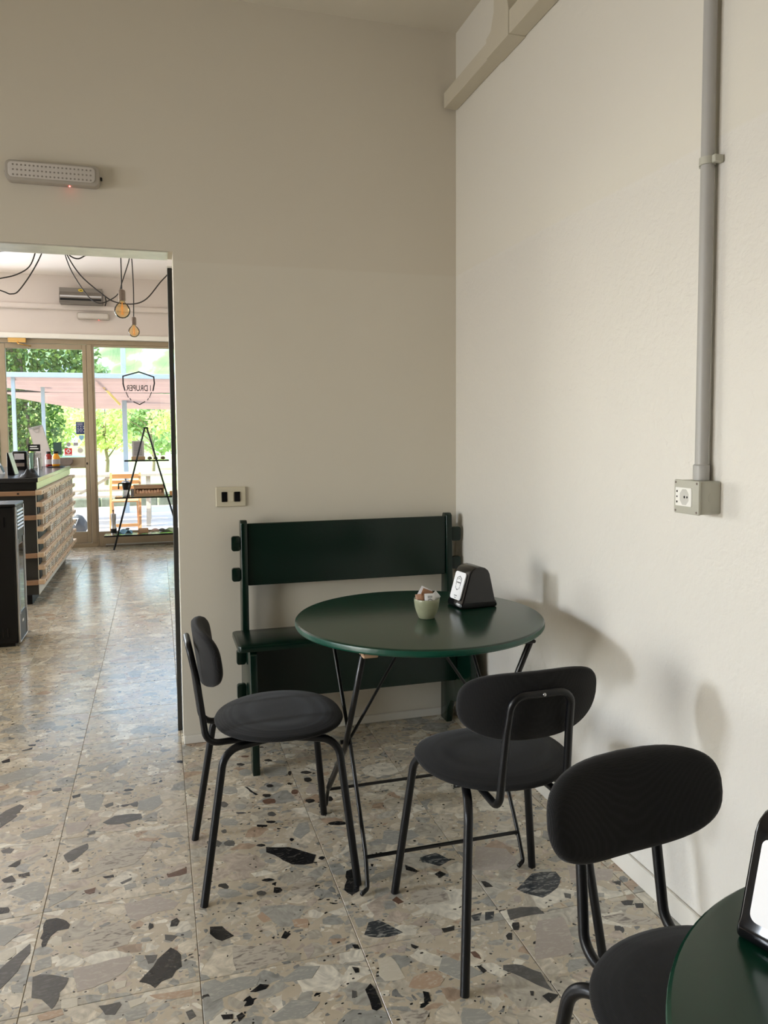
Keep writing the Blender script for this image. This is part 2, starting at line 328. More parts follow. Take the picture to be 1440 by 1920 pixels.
M['dark_steel'] = mat('dark_brown_steel', (.20, .16, .14), .45, metal=.6, var=.25, scale=90)
M['counter_side'] = mat('counter_grey', (.030, .030, .028), .5, var=.06)
M['counter_front'] = mat('counter_white', (.62, .63, .60), .5, var=.04)
M['green_reflection_cloth'] = mat('pale_green_reflection_cloth', (.50, .62, .40), .3, var=.05)  # painted green reflection on the counter edge, also the pale green cloth
M['worktop'] = mat('dark_worktop', (.03, .03, .032), .2, var=.3, scale=80, spec=.6)
M['packet'] = mat('pale_packet', (.70, .66, .61), .5, var=.10, scale=10)
M['glass'] = glass_mat('window_glass')
M['shelf_glass'] = glass_mat('shelf_glass', (.75, .86, .82))
M['glass_dark'] = mat('smoked_glass', (.01, .01, .012), .05, spec=.7, var=.05)
M['amber'] = glass_mat('amber_bulb_glass', (1.0, .88, .66), .02, 1.2)
M['filament'] = mat('bulb_filament', (.9, .45, .12), .4, emit=(1, .5, .15), es=.10)
M['cord'] = mat('black_cord', (.02, .017, .016), .6, var=.1)
M['grey_paint'] = mat('blue_grey_steel_paint', (.34, .39, .44), .45, var=.06)
M['pink'] = mat('pink_awning_cloth', (.78, .45, .38), .8, var=.06, scale=3)
M['patio'] = mat('patio_concrete', (.62, .56, .53), .8, var=.12, scale=2.5, bump=.2)
M['kerb'] = mat('mossy_kerb_stone', (.17, .18, .13), .9, var=.6, scale=9, bump=.6)
M['field'] = mat('meadow', (.50, .58, .14), .9, var=.35, scale=.35)
M['bark'] = mat('bark', (.20, .15, .10), .9, var=.3)
M['ivy'] = leaf_mat('ivy_leaf', (.05, .13, .035), (.22, .32, .06))
M['leaf_y'] = leaf_mat('spring_leaf', (.46, .55, .20), (.74, .78, .36), .5)
M['leaf_g'] = leaf_mat('mid_leaf', (.24, .38, .17), (.50, .60, .30), .5)
M['stone'] = mat('grey_stone', (.075, .077, .085), .7, var=.25, scale=12, bump=.3)
M['house'] = mat('far_house_wall', (.75, .72, .70), .8, var=.05)
M['house_or'] = mat('far_house_orange', (.75, .38, .25), .8, var=.08)
M['navy'] = mat('navy_poster', (.02, .03, .14), .4, var=.1)
M['red'] = mat('red_sticker', (.65, .04, .05), .4, var=.1)
M['sauce_red'] = mat('dark_red_sauce', (.22, .012, .010), .15, var=.1, spec=.6)
M['sauce_yellow'] = mat('orange_yellow_sauce', (.85, .36, .02), .15, var=.1, spec=.6)
M['tan'] = mat('tan_wood_crate', (.45, .29, .18), .6, var=.15, scale=14, stretch=(1, 1, 8))
M['peach'] = mat('peach_paper', (.80, .50, .34), .6, var=.3, scale=30)
M['blue'] = mat('blue_cloth', (.25, .48, .68), .7, var=.1)
M['shell'] = mat('pine_cone_brown', (.16, .11, .08), .8, var=.5, scale=60)
M['pebble'] = mat('pink_pebble', (.50, .34, .31), .6, var=.2)
M['print_grey'] = mat('grey_printed_card', (.42, .40, .42), .6, var=.1)
M['sticker_grey'] = mat('grey_sticker', (.35, .33, .36), .6, var=.1)
M['dark_green_sticker'] = mat('dark_green_sticker', (.03, .07, .06), .5, var=.1)
CM = {'k': chip_mat('black_marble', (.012, .012, .013), (.10, .09, .08), .3), 'd': chip_mat('dark_grey_marble', (.10, .097, .09), (.20, .19, .18)), 'g': chip_mat('grey_marble', (.34, .335, .30), (.50, .47, .41), .25),
      'b': chip_mat('rosy_grey_marble', (.43, .375, .325), (.54, .49, .42), .25), 'l': chip_mat('cream_marble', (.60, .55, .44), (.70, .65, .54)), 'm': chip_mat('veined_marble', (.50, .45, .37), (.19, .165, .145), .18, 26),
      'r': chip_mat('brown_marble', (.14, .075, .05), (.25, .17, .13)), 'o': chip_mat('rust_marble', (.46, .33, .23), (.56, .47, .36), .2), 'x': chip_mat('black_white_marble', (.035, .04, .045), (.34, .335, .31), .22, 34)}

CHIPS=[('k',[(0.298,2.356),(0.366,2.335),(0.409,2.295),(0.44,2.266),(0.422,2.223),(0.36,2.236),(0.338,2.265),(0.316,2.304),(0.295,2.326)]),
('k',[(0.509,2.153),(0.528,2.159),(0.539,2.138),(0.519,2.045),(0.496,2.033),(0.481,2.063),(0.5,2.108)]),
('k',[(0.278,2.797),(0.289,2.789),(0.319,2.72),(0.31,2.716),(0.293,2.751)]),
('g',[(0.366,2.938),(0.454,2.921),(0.447,2.851),(0.379,2.847),(0.363,2.882)]),
('g',[(0.394,2.414),(0.423,2.473),(0.453,2.471),(0.449,2.412),(0.412,2.373),(0.393,2.4)]),
('b',[(0.487,2.695),(0.512,2.743),(0.534,2.746),(0.53,2.664),(0.491,2.672)]),
('l',[(0.277,2.581),(0.297,2.562),(0.298,2.535),(0.281,2.524),(0.272,2.558)]),
('m',[(0.336,2.112),(0.382,2.168),(0.411,2.147),(0.402,2.087),(0.363,2.066),(0.336,2.096)]),
('k',[(0.382,2.77),(0.377,2.764),(0.369,2.762),(0.36,2.766),(0.356,2.777),(0.36,2.786),(0.369,2.789),(0.378,2.783)]),
('r',[(0.461,2.697),(0.456,2.684),(0.446,2.682),(0.437,2.688),(0.436,2.702),(0.442,2.717),(0.45,2.719),(0.461,2.713)]),
('k',[(0.506,2.612),(0.499,2.604),(0.482,2.602),(0.478,2.61),(0.472,2.62),(0.477,2.63),(0.492,2.631),(0.503,2.624)]),
('k',[(0.57,2.604),(0.562,2.594),(0.553,2.597),(0.546,2.607),(0.544,2.614),(0.552,2.625),(0.564,2.63),(0.569,2.622)]),
('k',[(0.528,2.782),(0.522,2.767),(0.508,2.764),(0.499,2.775),(0.499,2.787),(0.502,2.801),(0.515,2.802),(0.524,2.792)]),
('k',[(0.462,2.853),(0.458,2.844),(0.455,2.838),(0.45,2.846),(0.45,2.859),(0.454,2.874),(0.46,2.878),(0.465,2.871)]),
('k',[(0.363,2.7),(0.357,2.69),(0.342,2.691),(0.337,2.698),(0.332,2.706),(0.337,2.717),(0.348,2.714),(0.359,2.711)]),
('d',[(0.36,2.554),(0.351,2.545),(0.344,2.547),(0.334,2.553),(0.331,2.566),(0.337,2.577),(0.349,2.579),(0.356,2.569)]),
('k',[(0.351,2.506),(0.344,2.5),(0.336,2.5),(0.324,2.506),(0.32,2.512),(0.322,2.52),(0.339,2.517),(0.349,2.512)]),
('k',[(0.32,2.486),(0.317,2.481),(0.302,2.485),(0.289,2.49),(0.286,2.497),(0.289,2.504),(0.3,2.501),(0.321,2.492)]),
('d',[(0.188,2.492),(0.186,2.482),(0.179,2.481),(0.174,2.485),(0.17,2.499),(0.176,2.503),(0.183,2.506),(0.187,2.502)]),
('d',[(0.168,2.423),(0.16,2.41),(0.146,2.405),(0.124,2.423),(0.121,2.438),(0.123,2.447),(0.148,2.448),(0.157,2.44)]),
('d',[(0.207,2.406),(0.202,2.393),(0.186,2.397),(0.175,2.404),(0.172,2.42),(0.178,2.427),(0.189,2.434),(0.205,2.423)]),
('k',[(0.391,2.376),(0.386,2.37),(0.382,2.366),(0.377,2.373),(0.377,2.381),(0.38,2.387),(0.385,2.387),(0.389,2.383)]),
('k',[(0.298,2.366),(0.296,2.364),(0.285,2.363),(0.274,2.369),(0.269,2.375),(0.276,2.38),(0.287,2.38),(0.296,2.373)]),
('k',[(0.463,2.242),(0.457,2.235),(0.452,2.233),(0.446,2.239),(0.442,2.244),(0.449,2.252),(0.456,2.253),(0.461,2.25)]),
('k',[(0.299,2.17),(0.292,2.168),(0.276,2.168),(0.264,2.175),(0.261,2.18),(0.271,2.184),(0.284,2.183),(0.292,2.178)]),
('k',[(0.312,2.113),(0.304,2.105),(0.294,2.103),(0.286,2.11),(0.288,2.12),(0.291,2.134),(0.302,2.13),(0.308,2.127)]),
('d',[(0.262,2.597),(0.255,2.593),(0.245,2.593),(0.232,2.599),(0.229,2.607),(0.233,2.61),(0.246,2.608),(0.255,2.605)]),
('k',[(0.301,2.989),(0.292,2.981),(0.285,2.981),(0.273,2.989),(0.27,3.0),(0.272,3.007),(0.287,3.008),(0.294,2.998)]),
('r',[(0.326,3.062),(0.319,3.056),(0.312,3.056),(0.299,3.061),(0.294,3.069),(0.297,3.075),(0.31,3.074),(0.324,3.068)]),
('k',[(0.408,2.998),(0.404,2.99),(0.394,2.991),(0.383,2.996),(0.378,3.005),(0.383,3.011),(0.397,3.012),(0.402,3.006)]),
('k',[(0.611,2.754),(0.602,2.746),(0.596,2.743),(0.589,2.749),(0.587,2.762),(0.589,2.77),(0.602,2.77),(0.61,2.766)]),
('k',[(0.54,2.838),(0.526,2.834),(0.516,2.833),(0.499,2.846),(0.497,2.852),(0.503,2.86),(0.522,2.861),(0.533,2.851)]),
('k',[(0.579,2.423),(0.567,2.42),(0.545,2.423),(0.521,2.433),(0.516,2.445),(0.528,2.449),(0.55,2.449),(0.569,2.44)]),
('g',[(0.232,2.541),(0.22,2.521),(0.193,2.528),(0.177,2.536),(0.17,2.56),(0.175,2.573),(0.199,2.578),(0.221,2.562)]),
('d',[(0.21,2.676),(0.202,2.66),(0.193,2.657),(0.182,2.673),(0.179,2.687),(0.186,2.701),(0.197,2.702),(0.203,2.693)]),
('g',[(0.268,2.639),(0.262,2.629),(0.246,2.624),(0.236,2.63),(0.23,2.658),(0.235,2.668),(0.25,2.666),(0.268,2.656)]),
('g',[(0.251,2.773),(0.249,2.756),(0.222,2.751),(0.197,2.769),(0.192,2.8),(0.201,2.817),(0.222,2.82),(0.246,2.801)]),
('g',[(0.319,2.904),(0.307,2.887),(0.287,2.884),(0.273,2.903),(0.27,2.922),(0.276,2.94),(0.299,2.95),(0.314,2.924)]),
('r',[(0.372,2.648),(0.367,2.636),(0.345,2.637),(0.332,2.644),(0.326,2.666),(0.334,2.674),(0.355,2.677),(0.371,2.667)]),
('g',[(0.299,2.334),(0.294,2.324),(0.283,2.323),(0.276,2.324),(0.274,2.341),(0.281,2.35),(0.286,2.351),(0.297,2.347)]),
('g',[(0.317,2.27),(0.312,2.262),(0.3,2.259),(0.287,2.269),(0.282,2.277),(0.284,2.285),(0.303,2.285),(0.315,2.277)]),
('g',[(0.457,2.101),(0.452,2.091),(0.44,2.09),(0.433,2.096),(0.431,2.11),(0.44,2.119),(0.45,2.12),(0.458,2.118)]),
('g',[(0.202,2.129),(0.181,2.12),(0.157,2.122),(0.141,2.133),(0.132,2.154),(0.141,2.172),(0.166,2.164),(0.185,2.152)]),
('k',[(0.194,2.084),(0.192,2.082),(0.187,2.082),(0.183,2.084),(0.181,2.089),(0.184,2.092),(0.188,2.093),(0.193,2.088)]),
('d',[(0.267,2.112),(0.259,2.103),(0.249,2.105),(0.242,2.11),(0.239,2.119),(0.241,2.127),(0.253,2.129),(0.263,2.121)]),
('g',[(0.249,2.15),(0.235,2.142),(0.222,2.14),(0.208,2.149),(0.2,2.167),(0.211,2.179),(0.23,2.174),(0.246,2.165)]),
('k',[(-0.317,2.164),(-0.291,2.165),(-0.263,2.142),(-0.253,2.124),(-0.255,2.108),(-0.282,2.107),(-0.296,2.089),(-0.303,2.05),(-0.312,2.048),(-0.314,2.078),(-0.321,2.086),(-0.317,2.112),(-0.32,2.148)]),
('k',[(0.002,1.951),(0.026,1.916),(0.027,1.871),(0.013,1.86),(0.003,1.839),(-0.02,1.832),(-0.036,1.814),(-0.046,1.828),(-0.072,1.846),(-0.04,1.891)]),
('d',[(-0.318,1.937),(-0.302,1.942),(-0.234,1.909),(-0.236,1.893),(-0.249,1.865),(-0.249,1.843),(-0.26,1.812),(-0.287,1.852),(-0.31,1.864)]),
('d',[(-0.398,1.924),(-0.399,1.99),(-0.375,2.028),(-0.343,2.073),(-0.337,2.032),(-0.352,1.996),(-0.372,1.939),(-0.385,1.916)]),
('d',[(-0.061,1.94),(-0.03,1.933),(-0.032,1.921),(-0.04,1.906),(-0.052,1.905),(-0.056,1.923)]),
('g',[(-0.083,1.947),(-0.062,1.941),(-0.061,1.922),(-0.07,1.918),(-0.084,1.927)]),
('k',[(-0.453,2.261),(-0.425,2.255),(-0.419,2.241),(-0.419,2.229),(-0.441,2.229)]),
('k',[(0.006,2.063),(0.02,2.071),(0.027,2.054),(0.02,2.035),(0.002,2.038)]),
('k',[(-0.051,2.069),(-0.041,2.062),(-0.04,2.048),(-0.051,2.04),(-0.053,2.052)]),
('b',[(-0.226,1.943),(-0.187,1.941),(-0.091,1.949),(-0.092,1.922),(-0.117,1.885),(-0.158,1.865),(-0.21,1.853),(-0.22,1.898)]),
('m',[(-0.21,2.063),(-0.143,2.1),(-0.105,2.082),(-0.09,2.038),(-0.102,1.997),(-0.185,1.986),(-0.21,2.004)]),
('b',[(-0.119,2.177),(-0.03,2.189),(0.027,2.139),(0.012,2.113),(-0.03,2.113),(-0.082,2.09),(-0.106,2.112)]),
('r',[(-0.231,2.277),(-0.2,2.284),(-0.201,2.261),(-0.213,2.253),(-0.226,2.262)]),
('k',[(-0.185,2.335),(-0.155,2.337),(-0.152,2.322),(-0.177,2.324)]),
('d',[(-0.134,2.288),(-0.102,2.306),(-0.103,2.293),(-0.128,2.278)]),
('g',[(-0.441,2.328),(-0.374,2.368),(-0.347,2.353),(-0.339,2.27),(-0.381,2.277)]),
('g',[(-0.324,2.285),(-0.25,2.282),(-0.275,2.251),(-0.319,2.22)]),
('g',[(-0.445,2.18),(-0.401,2.166),(-0.367,2.139),(-0.405,2.082),(-0.43,2.097)]),
('g',[(-0.318,1.996),(-0.286,2.006),(-0.28,1.964),(-0.316,1.955)]),
('l',[(-0.292,2.083),(-0.269,2.078),(-0.264,2.041),(-0.288,2.046)]),
('l',[(-0.41,2.054),(-0.378,2.068),(-0.371,2.042),(-0.391,2.018),(-0.405,2.027)]),
('g',[(-0.364,1.923),(-0.335,1.919),(-0.332,1.888),(-0.356,1.895)]),
('l',[(-0.131,1.861),(-0.101,1.861),(-0.103,1.839),(-0.123,1.834)]),
('l',[(-0.243,1.837),(-0.208,1.833),(-0.205,1.806),(-0.24,1.808)]),
('d',[(-0.159,1.792),(-0.113,1.791),(-0.109,1.781),(-0.122,1.753),(-0.143,1.76),(-0.149,1.774)]),
('o',[(-0.048,1.793),(0.048,1.784),(0.047,1.762),(-0.025,1.773)]),
('o',[(-0.289,1.8),(-0.239,1.806),(-0.232,1.787),(-0.281,1.781)]),
('g',[(-0.102,1.752),(-0.057,1.75),(-0.053,1.728),(-0.096,1.725)]),
('g',[(-0.164,1.853),(-0.146,1.861),(-0.141,1.828),(-0.159,1.833)]),
('l',[(-0.095,1.788),(-0.054,1.788),(-0.06,1.773),(-0.089,1.764)]),
('g',[(0.038,2.004),(0.057,2.001),(0.055,1.971),(0.036,1.983)]),
('g',[(0.041,1.861),(0.051,1.863),(0.059,1.827),(0.041,1.823)]),
('d',[(0.031,1.715),(0.045,1.719),(0.053,1.696),(0.038,1.688)]),
('g',[(-0.123,2.271),(-0.09,2.273),(-0.087,2.253),(-0.118,2.244)]),
('d',[(-0.012,2.008),(0.019,1.993),(0.006,1.975),(-0.011,1.986)]),
('d',[(-0.206,2.671),(-0.17,2.707),(-0.083,2.694),(-0.08,2.665),(-0.112,2.651),(-0.18,2.649)]),
('d',[(-0.554,2.82),(-0.495,2.894),(-0.479,2.876),(-0.495,2.817),(-0.489,2.805),(-0.531,2.734)]),
('k',[(-0.463,2.475),(-0.431,2.507),(-0.43,2.48),(-0.439,2.464)]),
('k',[(-0.426,2.42),(-0.396,2.425),(-0.391,2.402),(-0.422,2.406)]),
('d',[(-0.251,2.608),(-0.226,2.624),(-0.224,2.604),(-0.246,2.598)]),
('g',[(-0.263,2.582),(-0.225,2.583),(-0.225,2.557),(-0.261,2.556)]),
('d',[(-0.309,2.493),(-0.244,2.546),(-0.239,2.512),(-0.273,2.455),(-0.291,2.445)]),
('g',[(-0.607,3.163),(-0.53,3.213),(-0.458,3.178),(-0.484,3.125),(-0.574,3.083),(-0.596,3.101)]),
('g',[(-0.512,3.284),(-0.475,3.347),(-0.41,3.307),(-0.444,3.257)]),
('m',[(-0.248,2.344),(-0.162,2.468),(-0.079,2.504),(-0.042,2.497),(-0.096,2.378),(-0.175,2.365),(-0.229,2.338)]),
('d',[(-0.501,2.58),(-0.482,2.59),(-0.461,2.576),(-0.468,2.554),(-0.492,2.561)]),
('d',[(-0.21,2.798),(-0.18,2.814),(-0.178,2.788),(-0.2,2.775)]),
('d',[(-0.125,2.782),(-0.098,2.794),(-0.097,2.753),(-0.111,2.757)]),
('k',[(-0.627,3.307),(-0.601,3.326),(-0.593,3.29),(-0.619,3.285)]),
('d',[(-0.401,2.979),(-0.37,2.986),(-0.365,2.962),(-0.394,2.962)]),
('k',[(-0.325,2.906),(-0.297,2.917),(-0.297,2.892),(-0.319,2.885)]),
('k',[(-0.568,3.397),(-0.528,3.42),(-0.528,3.399),(-0.562,3.392)]),
('k',[(-0.551,3.451),(-0.52,3.45),(-0.52,3.432),(-0.544,3.438)]),
('k',[(-0.275,2.395),(-0.257,2.405),(-0.255,2.386),(-0.272,2.386)]),
('r',[(-0.004,2.291),(0.054,2.313),(0.053,2.28),(-0.0,2.275)]),
('b',[(-0.321,2.697),(-0.245,2.692),(-0.265,2.626),(-0.313,2.619)]),
('g',[(-0.094,2.793),(-0.021,2.823),(-0.012,2.757),(-0.048,2.708),(-0.097,2.728)]),
('g',[(-0.024,2.543),(0.037,2.533),(0.053,2.493),(0.003,2.504)]),
('g',[(-0.3,3.142),(-0.193,3.172),(-0.238,3.098),(-0.297,3.103)]),
('k',[(-0.468,2.404),(-0.443,2.421),(-0.426,2.384),(-0.458,2.387)]),
('g',[(-0.46,2.668),(-0.347,2.705),(-0.365,2.648),(-0.433,2.625)]),
('g',[(-0.298,2.909),(-0.224,2.886),(-0.225,2.763),(-0.271,2.797)]),
('k',[(0.436,1.665),(0.453,1.681),(0.459,1.66),(0.46,1.63),(0.459,1.602),(0.444,1.594),(0.435,1.602)]),
('k',[(0.563,1.621),(0.575,1.614),(0.571,1.586),(0.554,1.585)]),
('k',[(0.685,1.822),(0.722,1.823),(0.715,1.806),(0.686,1.804)]),
('k',[(0.589,1.787),(0.605,1.771),(0.594,1.765),(0.587,1.776)]),
('k',[(0.87,1.988),(0.882,1.984),(0.892,1.953),(0.87,1.957)]),
('k',[(0.717,1.664),(0.727,1.661),(0.734,1.641),(0.723,1.635)]),
('r',[(0.722,1.715),(0.735,1.714),(0.738,1.683),(0.724,1.695)]),
('x',[(0.485,1.857),(0.509,1.902),(0.537,1.903),(0.557,1.877),(0.584,1.836),(0.543,1.83),(0.494,1.847)]),
('o',[(0.536,1.644),(0.559,1.672),(0.612,1.677),(0.625,1.644),(0.607,1.626),(0.566,1.628)]),
('g',[(0.653,1.725),(0.681,1.692),(0.722,1.635),(0.666,1.624),(0.623,1.676)]),
('x',[(0.823,1.851),(0.848,1.848),(0.829,1.814),(0.809,1.82)]),
('x',[(0.78,1.849),(0.814,1.853),(0.795,1.824),(0.78,1.826)]),
('r',[(0.597,1.977),(0.614,1.99),(0.626,1.96),(0.609,1.955)]),
('g',[(0.477,1.931),(0.509,1.924),(0.501,1.895),(0.478,1.888)]),
('g',[(0.659,1.856),(0.675,1.866),(0.682,1.851),(0.673,1.842)]),
('b',[(0.65,1.83),(0.686,1.819),(0.678,1.798),(0.656,1.798)]),
('b',[(0.553,1.786),(0.578,1.788),(0.567,1.765),(0.549,1.764)]),
('m',[(0.49,1.568),(0.542,1.573),(0.557,1.555),(0.533,1.526),(0.498,1.537)]),
('m',[(0.655,1.986),(0.701,2.011),(0.748,1.991),(0.751,1.93),(0.691,1.927),(0.651,1.944)]),
('l',[(0.492,1.757),(0.526,1.756),(0.535,1.719),(0.538,1.675),(0.489,1.678),(0.48,1.704)]),
('k',[(0.834,1.746),(0.846,1.754),(0.854,1.751),(0.843,1.727),(0.832,1.731)]),
('g',[(0.633,1.545),(0.675,1.529),(0.689,1.494),(0.662,1.487),(0.613,1.502)]),
('g',[(0.866,1.916),(0.885,1.913),(0.875,1.9),(0.863,1.904)]),
('k',[(0.445,1.828),(0.459,1.824),(0.46,1.808),(0.447,1.812)]),
('k',[(0.425,1.749),(0.44,1.74),(0.437,1.725),(0.428,1.726)]),
('d',[(0.406,1.672),(0.415,1.666),(0.412,1.648),(0.4,1.648)]),
('g',[(0.384,1.583),(0.399,1.582),(0.405,1.565),(0.381,1.572)]),
('b',[(0.943,1.776),(1.016,1.774),(0.991,1.683),(0.97,1.638),(0.865,1.642),(0.91,1.723)]),
('d',[(0.884,1.844),(0.969,1.831),(0.974,1.8),(0.905,1.804),(0.874,1.801)]),
('d',[(0.78,1.647),(0.825,1.633),(0.856,1.597),(0.853,1.533),(0.809,1.591),(0.773,1.632)]),
('k',[(0.822,1.527),(0.841,1.532),(0.86,1.519),(0.829,1.501)]),
('k',[(0.874,1.789),(0.891,1.786),(0.876,1.757),(0.863,1.761)]),
('x',[(0.952,1.922),(1.029,1.98),(1.101,1.968),(1.098,1.934),(1.067,1.896),(1.004,1.865)]),
('k',[(1.201,1.787),(1.238,1.78),(1.221,1.763),(1.201,1.769)]),
('k',[(1.233,1.768),(1.255,1.761),(1.245,1.743),(1.225,1.749)]),
('k',[(1.23,1.876),(1.257,1.871),(1.244,1.851)]),
('d',[(1.071,1.867),(1.087,1.857),(1.076,1.838),(1.063,1.847)]),
('b',[(0.933,2.169),(1.015,2.127),(1.02,2.06),(0.972,2.023),(0.87,2.049)]),
('b',[(1.065,1.646),(1.144,1.618),(1.099,1.592),(1.031,1.584)]),
('m',[(1.109,1.742),(1.178,1.742),(1.246,1.692),(1.241,1.669),(1.148,1.698)]),
('g',[(1.101,1.862),(1.179,1.834),(1.169,1.819),(1.092,1.847)]),
('b',[(1.15,1.989),(1.271,1.931),(1.229,1.884),(1.117,1.909)]),
('g',[(1.106,2.034),(1.154,2.051),(1.168,2.031),(1.126,2.012)]),
('b',[(0.928,1.897),(0.948,1.891),(0.935,1.863),(0.918,1.869)]),
('k',[(0.802,1.549),(0.81,1.546),(0.803,1.533),(0.798,1.536)]),
('k',[(0.103,2.006),(0.134,1.999),(0.16,1.95),(0.129,1.939),(0.101,1.977)]),
('k',[(0.177,1.736),(0.203,1.755),(0.223,1.746),(0.214,1.735),(0.19,1.732)]),
('k',[(0.276,1.907),(0.29,1.932),(0.303,1.915),(0.288,1.899)]),
('o',[(0.315,1.972),(0.357,1.963),(0.35,1.926),(0.316,1.941)]),
('o',[(0.228,2.016),(0.243,2.03),(0.264,1.987),(0.242,1.983)]),
('m',[(0.152,1.912),(0.275,1.883),(0.281,1.826),(0.205,1.812),(0.153,1.817)]),
('g',[(0.244,1.75),(0.304,1.789),(0.351,1.775),(0.324,1.739),(0.267,1.743)]),
('g',[(0.079,1.772),(0.131,1.791),(0.206,1.783),(0.193,1.752),(0.09,1.729)]),
('k',[(0.106,1.683),(0.132,1.678),(0.131,1.663),(0.11,1.668)]),
('k',[(0.139,1.67),(0.152,1.677),(0.158,1.665),(0.143,1.651)]),
('g',[(0.55,2.082),(0.589,2.113),(0.69,2.137),(0.675,2.109),(0.597,2.078)]),
('g',[(0.651,2.274),(0.681,2.342),(0.771,2.321),(0.783,2.278),(0.681,2.252)]),
('k',[(0.686,2.133),(0.713,2.091),(0.707,2.085),(0.68,2.107)]),
('k',[(0.754,2.062),(0.775,2.072),(0.787,2.052),(0.762,2.038)]),
('x',[(0.741,2.156),(0.798,2.168),(0.825,2.119),(0.784,2.097),(0.74,2.133)]),
('b',[(0.323,1.852),(0.349,1.864),(0.347,1.829),(0.328,1.808)]),
('g',[(0.206,1.644),(0.266,1.682),(0.327,1.658),(0.283,1.62),(0.221,1.627)])]

# ================================================================ SETTING: near room
XR, YB, ZC = 1.304, 3.27, 3.05
YF = 9.45
TX0, TY0, TSX, TSY = 0.068-6*.397, 2.99-9*.394, .397, .394
fl = MB()
fl.box(TX0, XR, TY0, YF, -.12, -.003, mi=0)
fl.box(-4.2, TX0, -3.0, YF, -.12, 0, mi=1); fl.box(TX0, XR, -3.0, TY0, -.12, 0, mi=1)
floor = fl.build('floor', [M['grout'], M['tile']]); floor['kind'] = 'structure'
tm = None
random.seed(4)
for i in range(10):
    x0 = TX0+i*TSX; x1 = min(x0+TSX, XR)
    for j in range(26):
        y0 = TY0+j*TSY; y1 = min(y0+TSY, YF)
        wx, wy = x1-x0, y1-y0
        key = (round(wx, 3), round(wy, 3))
        me = bpy.data.meshes.get('floor_tile_%s_%s' % key)
        if me is None:
            b = MB(); g = .0008; c = .0009
            X0, X1, Y0, Y1 = g-wx/2, wx/2-g, g-wy/2, wy/2-g
            V = [(X0, Y0, -.006), (X1, Y0, -.006), (X1, Y1, -.006), (X0, Y1, -.006), (X0, Y0, -c), (X1, Y0, -c), (X1, Y1, -c), (X0, Y1, -c), (X0+c, Y0+c, 0), (X1-c, Y0+c, 0), (X1-c, Y1-c, 0), (X0+c, Y1-c, 0)]
            F = [(0, 1, 5, 4), (1, 2, 6, 5), (2, 3, 7, 6), (3, 0, 4, 7), (4, 5, 9, 8), (5, 6, 10, 9), (6, 7, 11, 10), (7, 4, 8, 11), (8, 9, 10, 11)]
            me = bpy.data.meshes.new('floor_tile_%s_%s' % key); me.from_pydata(V, [], F); me.materials.append(M['tile'])
        o = bpy.data.objects.new('floor_tile', me); link(o, floor); o.location = ((x0+x1)/2, (y0+y1)/2, random.uniform(-.0002, 0))
ci = 0
for k, P in CHIPS:
    cx = sum(p[0] for p in P)/len(P); cy = sum(p[1] for p in P)/len(P)
    # slightly jagged stone outline, a hair proud of the cement it is set in
    Q = []
    for a, b_ in zip(P, P[1:]+P[:1]):
        Q.append(a); L_ = math.hypot(b_[0]-a[0], b_[1]-a[1])
        if L_ > .03:
            n_ = Vector((b_[1]-a[1], a[0]-b_[0])).normalized()*random.uniform(-.09, .05)*L_; t_ = random.uniform(.35, .65)
            Q.append((a[0]+(b_[0]-a[0])*t_+n_.x, a[1]+(b_[1]-a[1])*t_+n_.y))
    ci += 1; n = len(Q); h = {'k': .0007, 'd': .0006, 'x': .00065}.get(k, .0005)-(ci % 9)*.00002
    V = [(x-cx, y-cy, -.001) for x, y in Q]+[(x-cx, y-cy, h) for x, y in Q]
    area2 = sum(Q[i][0]*Q[(i+1) % n][1]-Q[(i+1) % n][0]*Q[i][1] for i in range(n))
    top = tuple(range(n, 2*n)); F = [top if area2 > 0 else top[::-1]]+[((i, (i+1) % n, n+(i+1) % n, n+i) if area2 > 0 else (n+i, n+(i+1) % n, (i+1) % n, i)) for i in range(n)]
    o = mesh_obj('marble_chip', V, F, CM[k], floor); o.location = (cx, cy, 0)

def struct(o): o['kind'] = 'structure'; return o
b = MB(); b.box(.0785, XR, YB, YB+.15, 0, 3.09); b.box(-1.95, .0785, YB, YB+.15, 2.035, 3.09); b.box(-4.2, -1.95, YB, YB+.15, 0, 3.09)
struct(b.build('wall_back', M['wall_b']))
b = MB(); b.box(XR, XR+.2, -3.1, YF+.15, 0, 3.09); struct(b.build('wall_right', M['wall_r']))
b = MB()
W1 = (1.79, 2.41, 1.10, 2.15); W2 = (-.3, 1.2, .2, 2.0); W5 = (5.4, 7.8, 1.0, 2.3)
b.box(-4.3, -4.2, -3.1, W2[0], 0, 3.09); b.box(-4.3, -4.2, W2[1], W1[0], 0, 3.09); b.box(-4.3, -4.2, W1[1], W5[0], 0, 3.09); b.box(-4.3, -4.2, W5[1], YF+.15, 0, 3.09)
for W in (W1, W2, W5): b.box(-4.3, -4.2, W[0], W[1], 0, W[2]); b.box(-4.3, -4.2, W[0], W[1], W[3], 3.09)
struct(b.build('wall_left', M['wall_b']))
b = MB(); b.box(-4.3, XR, -3.1, -3.0, 0, 3.09)
struct(b.build('wall_front', mat('low_bounce_dark', (.055, .040, .030), .6, var=.3, scale=6, stretch=(6, 1, 1))))  # unseen wall behind the camera, given a dark colour to cut bounced light
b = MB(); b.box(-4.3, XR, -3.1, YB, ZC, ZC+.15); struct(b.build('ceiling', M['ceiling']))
b = MB(); b.box(-4.3, XR+.2, YB+.15, YF+.15, 3.09, 3.25); b.box(-4.3, XR+.2, -3.1, YB+.15, ZC+.15, 3.25); struct(b.build('ceiling_far', M['ceiling_far']))
